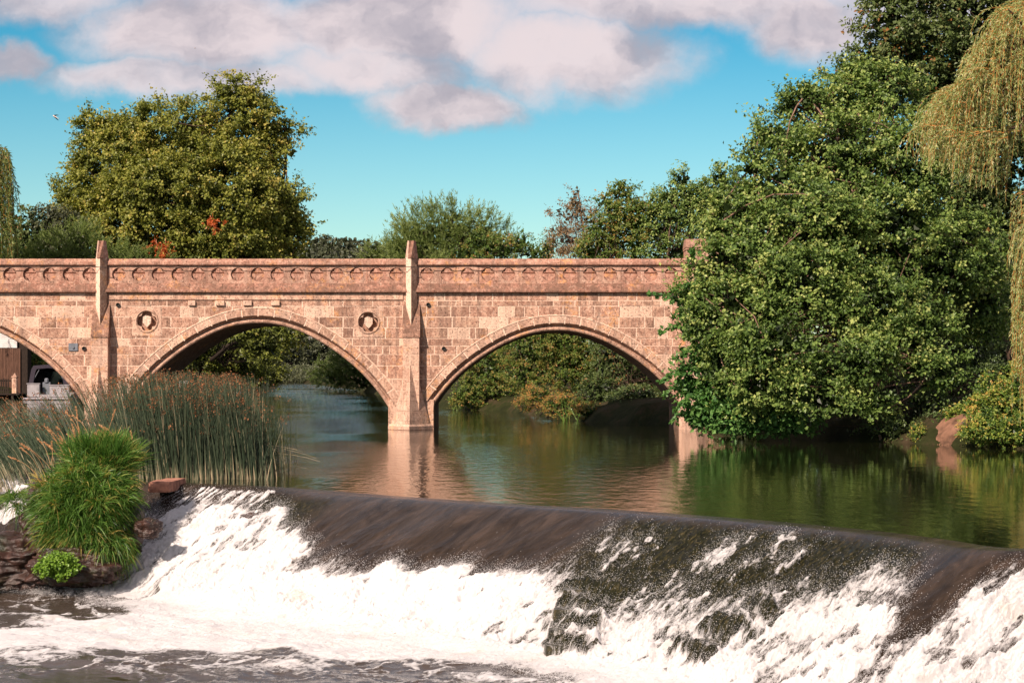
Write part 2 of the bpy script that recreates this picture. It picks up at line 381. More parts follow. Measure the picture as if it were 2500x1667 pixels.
gz = bankz(GX, GY)
gz = np.where(GY < 45, np.where((GX > xr(GY)) | (GX < -46), gz, -3.2), gz)
ny, nx = GX.shape
def gridf(ny, nx):
    i = np.arange((ny-1)*(nx-1)); r_, c_ = i//(nx-1), i % (nx-1); a = r_*nx+c_
    return np.stack([a, a+1, a+nx+1, a+nx], 1)
tag(mesh_np('ground', np.stack([GX.ravel(), GY.ravel(), gz.ravel()], 1), gridf(ny, nx), GROUND, smooth=True), kind='structure')

crest_px = [(-700, 1130), (-300, 1145), (0, 1160), (260, 1176), (440, 1181), (640, 1190), (900, 1211), (1200, 1232), (1500, 1249), (1800, 1271), (2100, 1299), (2300, 1325), (2400, 1345), (2520, 1345), (2900, 1340)]
cr = np.array([G(a, b)[:2] for a, b in crest_px])
# smooth crest by resampling
seg = np.r_[0, np.cumsum(np.linalg.norm(np.diff(cr, axis=0), axis=1))]
S0 = seg[4]                         # s = 0 at the stone slab on the left
NV = np.array([-.77, -.64])
def crest(s):
    q = s+S0
    k = np.linspace(-.6, .6, 7); X = 0; Y = 0
    for d in k: X = X+np.interp(q+d, seg, cr[:, 0]); Y = Y+np.interp(q+d, seg, cr[:, 1])
    return X/7, Y/7
def spx(px): return np.interp(px, [a for a, b in crest_px], seg)-S0
def weir_base(s, t):
    lip = .30+0*s
    sl_ = np.interp(s, [-6, -1, 1.5, 4, 6, 17, 19], [.55, .62, .72, .66, .60, .60, .60])
    z = -sl_*(np.sqrt(np.maximum(t, 0)**2+lip**2)-lip)
    return z
POOL = -1.75
smin, smax = spx(-250), spx(2900)
ss = np.arange(smin, smax, .017); tt = np.concatenate([np.arange(-.35, 4.8, .014), 4.8+np.cumsum(np.linspace(.016, .06, 210))])
Sg, Tg = np.meshgrid(ss, tt)
FOAM_ON_S = np.array([-9, -3.2, -2.4, -.4, 0, 2.4, 3.8, 5.0, 7.0, 8.4, 10., 11.2, 12.2, 13.4, 14.8, 16.15, 16.85, 17.3, 18., 18.35, 18.7, 18.95, 19.12, 19.4, 22])
FOAM_ON_T = np.array([.4, .4, .6, .6, .62, .64, .70, 1.15, 1.85, 1.68, 1.6, 1.5, 1.85, 1.85, 1.7, 1.3, .95, .75, .65, 1.05, 1.8, 1.6, .8, .42, .4])
ton = np.interp(Sg, FOAM_ON_S, FOAM_ON_T)+(fbm(Sg*1.6, Tg*1.2, 4, 21)-.5)*.75
base = weir_base(Sg, Tg)
rw = sstep(Sg, 10.2, 11.6); foam = sstep(Tg-ton, -.12-.35*rw, .40+.55*rw)
veil = sstep(Sg, -.1, .2)*(1-sstep(Sg, 2.9, 3.5))*sstep(Tg, .16, .28)*(1-sstep(Tg, .6, .8)); foam = np.maximum(foam, veil*sstep(fbm(Sg*22, Tg*1.2, 3, 401), .38, .62)*.72)
mossr = sstep(Sg, 10.6, 12.0)*(1-sstep(Sg, 17.3, 18.0))*(1-sstep(Tg, 2.6, 3.4))*sstep(Tg, .1, .45)
mossl = (1-sstep(Sg, 4.2, 5.4))*sstep(Tg, .15, .5)*sstep(Sg, 2.2, 3.2)*.8
moss = np.clip(mossr+mossl, 0, 1)
fleck = fbm(Sg*3.0, Tg*1.1, 4, 77); fleck2 = fbm(Sg*14, Tg*7, 3, 79)
foam = np.maximum(foam, mossr*sstep(fleck+.55*(fleck2-.5)+.10*np.clip(Tg-1., -1, 1), .56, .70)*.62)
# holes in the foam where weed and stone show
hol = fbm(Sg*5, Tg*3.2, 4, 55)
hz = sstep(hol+.05*sstep(Sg, 10.5, 12)*(1-sstep(Tg, 2.2, 3.4)), .57, .68)*(1-sstep(Tg, 2.9, 4.2))
foam = foam*(1-hz*np.where(Sg > 11., .50, .45)*np.where((Sg > 3.2) & (Sg < 11.) & (Tg > 2.2), .15, 1))
# stepped ledges
def ledge(s0, t0, ws, wt):
    return np.exp(-(np.abs(Sg-s0+.8*(LN1-.5))/ws)**4)*np.exp(-(np.abs(Tg-t0+.22*(LN2-.5))/wt)**4)
led = 0; z = base.copy(); LN1 = fbm(Sg*3.1, Tg*4.2, 4, 201, .65); LN2 = fbm(Sg*2.6, Tg*3.2, 4, 203, .65)
for s0, t0, ws in [(12.35, 1.95, .5), (12.6, 2.3, .55), (12.85, 2.65, .5), (13.1, 3.0, .45), (15.75, 1.9, .5), (15.55, 2.3, .5), (15.3, 2.75, .4), (-3.0, .9, .5), (-1.6, 1.5, .5)]:
    L = ledge(s0, t0, ws*1.15, .14)
    z = z+L*(.26*np.clip((.26-(Tg-t0))/.5, 0, 1)+.05); led = np.maximum(led, L*sstep(Tg-t0, -.17, .02))
foam = foam*(1-led*np.clip(.72+1.5*(fbm(Sg*10, Tg*2.5, 4, 205, .6)-.35), 0, .95)); moss = np.maximum(moss, led)
poolm = sstep(-(z), 1.55, 1.80)
z = np.maximum(z, POOL-.25)
# soft max with the pool
k_ = .12; zz = np.log(np.exp((z-POOL)/k_)+1)*k_+POOL
waves = (fbm(Sg*1.1, Tg*1.6, 5, 31)-.5)*.16
dist_toe = 0  # .clip((Tg-3.1), 0, 20)
cx, cy = crest(Sg); PX = cx+NV[0]*Tg; PY = cy+NV[1]*Tg
d1 = (PY-np.interp(PX, [-8, -3, 0, 1.5], [27.3, 26.7, 25.6, 22.5])); d2 = (PX-np.interp(PY, [27.3, 29.5, 31.7, 34.5, 38, 41], [-9.2, -7.5, -6.5, -6.9, -6.5, -6]))
pool_foam = sstep(np.minimum(np.clip(d1*.42, -.6, .8), np.clip(d2*.55, -.6, .8))+1.5*(fbm(PX*.9+PY*.25, PY*1.0, 6, 91, .62)-.42), -.12, .42)
wx, wy = fbm(PX*.8, PY*.8, 3, 301), fbm(PX*.8, PY*.8, 3, 302)
ridge = 1-np.abs(fbm(PX*1.7+wx*2.5, PY*1.1+wy*2.5, 4, 303, .6)-.5)*11
lace = np.clip(ridge, 0, 1)*sstep(np.minimum(d1*.42, d2*.5)+(fbm(PX*.5, PY*.5, 3, 304)-.5)*1.2, -1.5, -.1)
pool_foam = np.clip(np.maximum(pool_foam*(.80+.35*fbm(PX*2.2, PY*1.5, 4, 305)), lace*.75), 0, 1)
foam = np.where(Tg > 3.1, foam*(1-poolm)+np.minimum(pool_foam, 1)*poolm, foam)
foam = foam*sstep(Sg+.45*(fbm(Tg*1.5, Sg, 3, 8)-.5)-np.interp(Tg, [0, 1, 2, 3, 4, 6], [-.1, -.1, -.15, -.2, -1.2, -6]), -.05, .25)+ \
    ((Sg < -2.2) & (Tg < 1.6))*sstep(fbm(Sg*2.2, Tg*1.5, 4, 41), .42, .6)*.9*sstep(Tg, .25, .5)
turb = (fbm(Sg*2.2, Tg*1.7, 4, 3, .6)-.5)*.30+(fbm(Sg*9, Tg*3.6, 5, 13, .72)-.5)*.17
spk = np.abs(fbm(Sg*26, Tg*10, 3, 23)-.5)*.13
zz = zz+foam*(turb+spk)*(1-.75*poolm)+poolm*waves+foam*.03
sheet = (fbm(Sg*1.2+Tg*.7, Tg*.45, 3, 63)-.5)*.12*sstep(Tg, .0, .8)+(np.abs(fbm(Sg*2.2+Tg*1.6, Tg*2.1, 4, 66)-.5))*.10*sstep(Tg, .7, 1.5)+(fbm(Sg*6+Tg*1.2, Tg*1.0, 3, 64)-.5)*.035*sstep(Tg, .3, 1.3)
zz = zz+(1-foam)*(1-poolm)*(sheet+moss*(fbm(Sg*9, Tg*5, 4, 65)-.5)*.10)
zz = np.where(Tg < 0, -.004*sstep(-Tg, .2, .35)*3, zz)
zz = zz*sstep(Tg, -.02, .25)+(1-sstep(Tg, -.02, .25))*np.minimum(base+.004, .004)
cx, cy = crest(Sg)
X = cx+NV[0]*Tg+.10*foam*(fbm(Sg*6, Tg*6, 3, 71)-.5); Y = cy+NV[1]*Tg
V = np.stack([X.ravel(), Y.ravel(), zz.ravel()], 1)
cc = np.stack([foam.ravel(), moss.ravel(), poolm.ravel()], 1)
weir = mesh_np('weir_water', V, gridf(*Sg.shape), CASC, col=cc, smooth=True, st=np.stack([Sg.ravel(), Tg.ravel(), 0*Sg.ravel()], 1))
tag(weir, kind='structure')
# upper river: from the crest to the far bend
cs = np.linspace(smin, smax, 260); cxx, cyy = crest(cs)
rows = [np.stack([cxx, cyy, 0*cxx], 1)]
for f_ in np.r_[np.linspace(.002, .1, 10), .15, .25, .4, .6, .8, 1.]:
    r_ = rows[0].copy(); yt = 620.; r_[:, 1] = rows[0][:, 1]*(1-f_)+yt*f_; r_[:, 0] = rows[0][:, 0]*(1-f_)+np.linspace(-330, 220, 260)*f_; rows.append(r_)
RV = np.concatenate(rows)
tag(mesh_np('river', RV, gridf(len(rows), 260), WATER, smooth=True), kind='structure')
pl = MB(); pl.add([(-60, 2, POOL-.02), (40, 2, POOL-.02), (40, 45, POOL-.02), (-60, 45, POOL-.02)], [(0, 1, 2, 3)], (0, 0, 1)); o = pl.build('pool_water', CASC); tag(o, kind='structure')
# spray droplets thrown up along the broken water
def spray():
    N = 150000
    r = np.random.default_rng(5)
    fl = foam.ravel(); gm = np.abs(np.gradient(foam, axis=0)).ravel()*22
    wgt = fl*(1-poolm.ravel())*.22+gm*.45+mossr.ravel()*.010; wgt *= (Tg.ravel() > .3) & (Tg.ravel() < 4.3); wgt /= wgt.sum()
    id_ = r.choice(len(wgt), N, p=wgt)
    c = V[id_]+np.stack([r.normal(0, .05, N), r.normal(0, .05, N), np.abs(r.normal(0, .05, N))+r.exponential(.020, N)], 1)
    s = r.uniform(.0013, .0036, N)*np.where(r.random(N) < .03, 1.6, 1)
    oc = np.array([[1, 1, 1], [-1, -1, 1], [-1, 1, -1], [1, -1, -1]])*.9
    VV = (c[:, None, :]+oc[None]*s[:, None, None]).reshape(-1, 3)
    ff = np.array([[0, 2, 1], [0, 1, 3], [0, 3, 2], [1, 2, 3]])
    FF = (np.arange(N)[:, None, None]*4+ff[None]).reshape(-1, 3)
    tag(mesh_np('spray', VV, FF, FOAM), label='fine white spray droplets thrown up over the weir', cat='spray', kind='stuff')
spray()
# ------------------------------------------------------------------ bridge
def bx(px): return (px-1250)/67.
def bz(py): return (1048-py)/67.
up_ = np.array([0, .1, .168, .386, .53, .68, .82, .92, 1]); hp_ = np.array([1, .989, .976, .853, .73, .564, .365, .185, 0])
pc = np.polyfit(up_, hp_, 5)
def arch_curve(xc, half, z0, rise, n=60):
    u = np.linspace(0, 1, n); h = np.polyval(pc, u); h = (h-h[-1])/(h[0]-h[-1])
    x = np.r_[-u[::-1], u[1:]]*half+xc; zc = np.r_[h[::-1], h[1:]]*rise+z0
    pts = np.stack([x, zc], 1)
    sgl = np.r_[0, np.cumsum(np.linalg.norm(np.diff(pts, axis=0), axis=1))]
    q = np.linspace(0, sgl[-1], 181)
    return np.stack([np.interp(q, sgl, pts[:, 0]), np.interp(q, sgl, pts[:, 1])], 1), sgl[-1]
ARCH = [(bx(-111), 321/67, bz(1000), 211/67), (bx(630), 321/67, bz(1000), 211/67), (bx(1360), 302/67, bz(990), 183/67)]
def normals(p):
    T = np.gradient(p, axis=0); T /= np.linalg.norm(T, axis=1)[:, None]; return np.stack([-T[:, 1], T[:, 0]], 1)
def offs(p, n, d): return p+n*d
ext = []
for a in ARCH:
    p, L = arch_curve(*a); n = normals(p); e = offs(p, n, .50); i_ = offs(p, n, .1); ext.append((a, p, n, L, e, i_))
def zcut(x, which=4):
    z = np.full_like(np.asarray(x, float), -1.)
    for E in ext:
        e = E[which]; zi = np.interp(x, e[:, 0], e[:, 1], left=-1, right=-1); z = np.maximum(z, zi)
    return z
bridge = empty('stone_bridge', (bx(1005), YB+BW/2, 0), 'pink stone bridge with pointed arches and pierced parapet spanning the river', 'bridge')
ROWS = [1075, 1048, 1015, 985, 953, 924.7, 892.6, 865, 844.5, 826, 800, 774, 747.5, 734, 714]
XL_, XR_ = bx(-420), bx(1735)
MED = [(bx(358.7), bz(784)), (bx(899.5), bz(787))]
def wallblocks():
    mb = MB(); r = np.random.default_rng(3); gap = .020
    SEC = [(XL_, bx(231)), (bx(267), bx(984)), (bx(1025), XR_)]
    for si, (xa, xb) in enumerate([(XL_, bx(248)), (bx(248), bx(1004)), (bx(1004), XR_)]):
        off = 0 if si != 1 else 0
        for ri in range(len(ROWS)-1):
            z0, z1 = bz(ROWS[ri]), bz(ROWS[ri+1])
            if si == 0 and ri < 12: z0 += r.uniform(-.02, .02) if False else .0
            x = xa
            while x < xb-.02:
                L = r.uniform(.42, 1.15)*(1. if r.random() > .15 else .45); x1 = min(x+L, xb)
                if xb-x1 < .3: x1 = xb
                cv = np.clip(r.normal(.50, .14), 0, 1); mo = 0.
                if r.random() < .14: cv = r.uniform(.85, 1.1); mo = r.uniform(.3, .6)
                if ri < 5: cv = np.clip(cv+.08, 0, 1); mo = max(mo, r.uniform(0, .35))
                we = r.uniform(0, .8)**2 if ri > 5 else r.uniform(0, .3)
                if r.random() < .12 and mo == 0: we = r.uniform(.7, 1.)
                pr = r.uniform(-.006, .008); zj = r.uniform(-.012, .012); g1 = gap*r.uniform(.5, 1.5)
                for (mx, mz) in MED:
                    if x < mx+.55 and x1 > mx-.55 and z0 < mz+.50 and z1 > mz-.50: pass
                segs = [(x+g1, x1-gap)]
                nsub = max(1, int((x1-x)/.11)); xs = np.linspace(x+g1, x1-gap, nsub+1)
                zc = zcut(xs)
                for k in range(nsub):
                    a, b = xs[k], xs[k+1]; m_ = (a+b)/2
                    lo0, lo1 = max(z0+gap*.8, zc[k]), max(z0+gap*.8, zc[k+1]); hi = z1-gap*.8
                    if min(lo0, lo1) >= hi-.01: continue
                    lo0, lo1 = min(lo0, hi), min(lo1, hi)
                    # leave the medallion panels free
                    subs = [(lo0, lo1, hi)]
                    for (mx, mz) in MED:
                        if abs(m_-mx) < .52:
                            ns = []
                            for (l0, l1, h_) in subs:
                                if h_ <= mz-.52 or min(l0, l1) >= mz+.52: ns.append((l0, l1, h_)); continue
                                if h_ > mz+.54: ns.append((mz+.52, mz+.52, h_))
                                if min(l0, l1) < mz-.54: ns.append((l0, l1, mz-.52))
                            subs = ns
                    for (l0, l1, h_) in subs:
                        y = YB-.012-pr
                        vs = [(a, y, l0), (b, y, l1), (b, y, h_), (a, y, h_), (a, YB+.03, l0), (b, YB+.03, l1), (b, YB+.03, h_), (a, YB+.03, h_)]
                        fs = [(0, 1, 2, 3), (3, 2, 6, 7), (0, 4, 5, 1)]
                        if k == 0: fs.append((0, 3, 7, 4))
                        if k == nsub-1: fs.append((1, 5, 6, 2))
                        mb.add(vs, fs, (cv, mo, we))
                x = x1
    # mortar bed behind the blocks, and plain back wall
    xs = np.arange(XL_, XR_, .1); zc = zcut(xs)
    for k in range(len(xs)-1):
        for y in (YB-.004,):
            a, b = xs[k], xs[k+1]; m_ = (a+b)/2; top = bz(712)
            pcs = [(zc[k], zc[k+1], top)]
            for (mx, mz) in MED:
                if abs(m_-mx) < .5: pcs = [(zc[k], zc[k+1], mz-.5), (mz+.5, mz+.5, top)]
            for l0, l1, h_ in pcs:
                if h_ > max(l0, l1): mb.add([(a, y, l0), (b, y, l1), (b, y, h_), (a, y, h_)], [(0, 1, 2, 3)], (.5, .9, .1))
    zc = zcut(xs, 5)
    for k in range(len(xs)-1):
        a, b = xs[k], xs[k+1]; y = YB+BW
        mb.add([(a, y, zc[k]), (b, y, zc[k+1]), (b, y, bz(700)), (a, y, bz(700))], [(3, 2, 1, 0)], (.4, 0, .6))
    return mb.build('wall', STONE, bridge)
wallblocks()
for ai, (a, p, n, L, e, i_) in enumerate(ext):
    # voussoir ring: face blocks with mortar joints, then the hollow and roll of the inner order
    mb = MB(); r = np.random.default_rng(40+ai)
    nv = int(L/.52); N = len(p); q = np.linspace(0, N-1, nv+1)
    def at(k, d):
        i0 = int(min(max(math.floor(k), 0), N-2)); f_ = k-i0; pp = p[i0]*(1-f_)+p[i0+1]*f_; nn = n[i0]*(1-f_)+n[i0+1]*f_; return pp+nn*d
    for k in range(nv):
        c = (float(np.clip(r.normal(.58, .16), 0, 1)), r.uniform(0, .35), r.uniform(0, .35)); ka, kb = q[k]+.30, q[k+1]-.30
        prof = [(.53, .02), (.53, -.028), (.28, -.028), (.245, .02)]
        st_ = [at(x, 0) for x in np.linspace(ka, kb, 4)]; vs = []
        for x in np.linspace(ka, kb, 4):
            for d, y in prof:
                b = at(x, d); vs.append((b[0], YB+y, b[1]))
        fs = [(i*4+j, i*4+j+1, (i+1)*4+j+1, (i+1)*4+j) for i in range(3) for j in range(3)]
        mb.add(vs, fs, c)
        # joint
        vs = []
        for x in (q[k]-.31, q[k]+.31):
            for d in (.525, .25): b = at(x, d); vs.append((b[0], YB-.020, b[1]))
        if k: mb.add(vs, [(0, 1, 3, 2)], (.6, 1, 0))
        # thin drip label following the extrados
        vs = []
        for x in np.linspace(q[k], q[k+1], 4):
            for d, y in [(.585, .0), (.585, -.035), (.545, -.045), (.525, -.02)]:
                b = at(x, d); vs.append((b[0], YB+y, b[1]))
        mb.add(vs, [(i*4+j, i*4+j+1, (i+1)*4+j+1, (i+1)*4+j) for i in range(3) for j in range(3)], (.75, .45, 0))
    mb.build('arch_ring', STONE, bridge)
    mb = MB()
    prof = [(.25, .0), (.215, .12), (.185, .17), (.15, .17), (.135, .12), (.10, .085), (.055, .085), (.02, .11), (.0, .15), (-.0, .22)]
    vs = []
    ks = np.linspace(0, N-1, 121)
    ext_lo = [(-1, 0), (1, N-1)]
    for x in ks:
        for d, y in prof: b = at(x, d); vs.append((b[0], YB+y, b[1]))
    m_ = len(prof)
    mb.add(vs, [(i*m_+j, i*m_+j+1, (i+1)*m_+j+1, (i+1)*m_+j) for i in range(len(ks)-1) for j in range(m_-1)], (.45, .1, .35))
    mb.build('arch_moulding', STONE, bridge, smooth=False)
    # barrel of the arch, down to below the water
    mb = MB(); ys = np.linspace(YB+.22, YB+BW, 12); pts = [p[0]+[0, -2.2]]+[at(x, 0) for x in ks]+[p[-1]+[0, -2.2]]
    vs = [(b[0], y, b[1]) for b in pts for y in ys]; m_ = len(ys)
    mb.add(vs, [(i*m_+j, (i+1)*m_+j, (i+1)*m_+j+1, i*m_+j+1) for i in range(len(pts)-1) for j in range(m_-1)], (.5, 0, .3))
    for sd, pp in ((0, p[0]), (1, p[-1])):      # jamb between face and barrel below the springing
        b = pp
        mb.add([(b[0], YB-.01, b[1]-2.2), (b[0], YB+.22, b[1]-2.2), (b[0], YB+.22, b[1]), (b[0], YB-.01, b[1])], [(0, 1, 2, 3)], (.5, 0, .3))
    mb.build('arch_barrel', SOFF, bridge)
# pier faces below the springing line, deck, string course
mb = MB()
for xa, xb in [(bx(205), bx(314)), (bx(948), bx(1059)), (bx(1659), bx(1740))]:
    mb.box(xa, xb, YB+.02, YB+.4, -1.4, bz(975), (.6, .1, .1))
mb.box(XL_, XR_, YB+.45, YB+BW-.4, bz(745), bz(716), (.4, 0, .4))
mb.build('pier', STONE, bridge)
def sweepx(mb, prof, x0, x1, c, jog=None, step=1.15, seed=1):
    r = np.random.default_rng(seed); x = x0
    while x < x1-1e-3:
        xe = min(x+r.uniform(.7, 1.3)*step, x1); 
        if x1-xe < .3: xe = x1
        cc_ = (float(np.clip(c[0]+r.normal(0, .10), 0, 1)), c[1], float(np.clip(c[2]+r.normal(0, .12), 0, 1)))
        vs = [(x+.004, YB+y, z_) for y, z_ in prof]+[(xe-.004, YB+y, z_) for y, z_ in prof]; k = len(prof)
        mb.add(vs, [(i, i+k, i+k+1, i+1) for i in range(k-1)]+[tuple(range(k))[::-1], tuple(range(k, 2*k))], cc_)
        x = xe
mb = MB()
sweepx(mb, [(.3, bz(690)), (-.03, bz(692)), (-.17, bz(710.5)), (-.17, bz(713.5)), (-.10, bz(715)), (.1, bz(716))], XL_, XR_, (.42, 0, .85), seed=4)
mb.build('string_course', STONE_D, bridge)
mb = MB()
sweepx(mb, [(.1, bz(715)), (-.04, bz(715.5)), (-.06, bz(731.5)), (-.03, bz(733.5)), (.05, bz(734))], bx(267), bx(984), (.6, .15, .25), seed=5)
for xa, xb in [(460, 478), (527, 549), (594, 616), (662, 684)]:
    mb.box(bx(xa), bx(xb), YB-.10, YB+.05, bz(746.6), bz(734.2), (.75, .4, .1), .02)
mb.build('corbel_course', STONE, bridge)
mb = MB(); top = bz(631)
sweepx(mb, [(.45, bz(650)), (.45, bz(636)), (.22, top), (.02, top-.01), (-.08, bz(640)), (-.09, bz(644)), (-.09, bz(646.6)), (-.03, bz(649)), (.02, bz(650))], XL_, bx(1674), (.50, .05, .35), seed=6)
mb.build('coping', STONE_D, bridge)
# parapet panels with round recesses and pierced quatrefoils
def ringcell(mb, cx_, cz_, hw, z0, z1, curve, y, c, y2=None, cin=None):
    """flat rectangle [cx±hw]×[z0,z1] at depth y with a hole along curve(theta)->radius; y2: depth the hole wall reaches"""
    n = 64; th = np.unique(np.r_[np.linspace(0, 2*math.pi, n, endpoint=False), [math.atan2(dz, dx) % (2*math.pi) for dx in (-hw, hw) for dz in (z0-cz_, z1-cz_)]])
    n = len(th); vi = []; vo = []
    for t in th:
        ct, st_ = math.cos(t), math.sin(t); rr = curve(t)
        k = min(hw/abs(ct) if abs(ct) > 1e-9 else 1e9, ((z1-cz_) if st_ > 0 else (cz_-z0))/abs(st_) if abs(st_) > 1e-9 else 1e9)
        vi.append((cx_+rr*ct, y, cz_+rr*st_)); vo.append((cx_+k*ct, y, cz_+k*st_))
    mb.add(vi+vo, [(i, (i+1) % n, (i+1) % n+n, i+n) for i in range(n)], c)
    if y2 is not None:
        vb = [(a, y2, b) for a, _, b in vi]
        mb.add(vi+vb, [(i, i+n, (i+1) % n+n, (i+1) % n) for i in range(n)], cin or c)
def quatre(r0, lob=.55, ph=0.):
    def f_(t):
        best = 0
        for k in range(4):
            a = ph+k*math.pi/2; d = r0*.52; rl = r0*lob; b = math.cos(t-a)*d; disc = rl*rl-(d*math.sin(t-a))**2
            if disc > 0: best = max(best, b+math.sqrt(disc))
        return max(best, r0*.45)
    return f_
RND = [290-48.3*(i+1)-8 for i in range(13)]
rl_ = [218-48.5*i for i in range(13)]; rm_ = [290+48.35*i for i in range(15)]; rr_ = [1042+49.75*i for i in range(13)]
zr = bz(670); z0_, z1_ = bz(693), bz(649)
mb = MB()
r = np.random.default_rng(12)
for grp, xa, xb in ((rl_, XL_, bx(248)), (rm_, bx(248), bx(1004)), (rr_, bx(1004), bx(1676))):
    g_ = sorted([bx(q) for q in grp]); hw = abs(g_[1]-g_[0])/2
    for x in g_:
        c = (float(np.clip(r.normal(.55, .13), 0, 1)), r.uniform(0, .2), r.uniform(0, .45))
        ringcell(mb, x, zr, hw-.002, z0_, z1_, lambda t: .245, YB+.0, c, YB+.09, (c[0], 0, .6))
        ringcell(mb, x, zr, .262, zr-.27, zr+.27, quatre(.236, .50), YB+.09, (c[0]*.8, 0, .75), YB+.30, (c[0], 0, .6))  # recess web and hole walls coloured darker, as shade, to bring out the quatrefoil
    for a, b in ((xa, g_[0]-hw), (g_[-1]+hw, xb)):
        if b > a+.01: mb.add([(a, YB, z0_), (b, YB, z0_), (b, YB, z1_), (a, YB, z1_)], [(0, 1, 2, 3)], (.5, 0, .2))
mb.build('parapet_panel', STONE_D, bridge)
# far parapet
mb = MB()
mb.box(XL_, XR_, YB+BW-.32, YB+BW, bz(720), bz(650), (.5, .1, .2)); mb.build('far_parapet', STONE_D, bridge)
mb = MB()
mb.box(XL_, bx(1676), YB+BW-.37, YB+BW+.10, bz(651), bz(633), (.5, .05, .3), .04)
mb.box(bx(1655), bx(1730), YB+BW-.5, YB+BW+.12, bz(633.5), bz(612), (.4, .0, .6), .03)
mb.box(bx(298), bx(318), YB+BW-.42, YB+BW+.05, bz(634), bz(616), (.4, .0, .5), .03)
mb.build('far_coping', STONE_D, bridge)
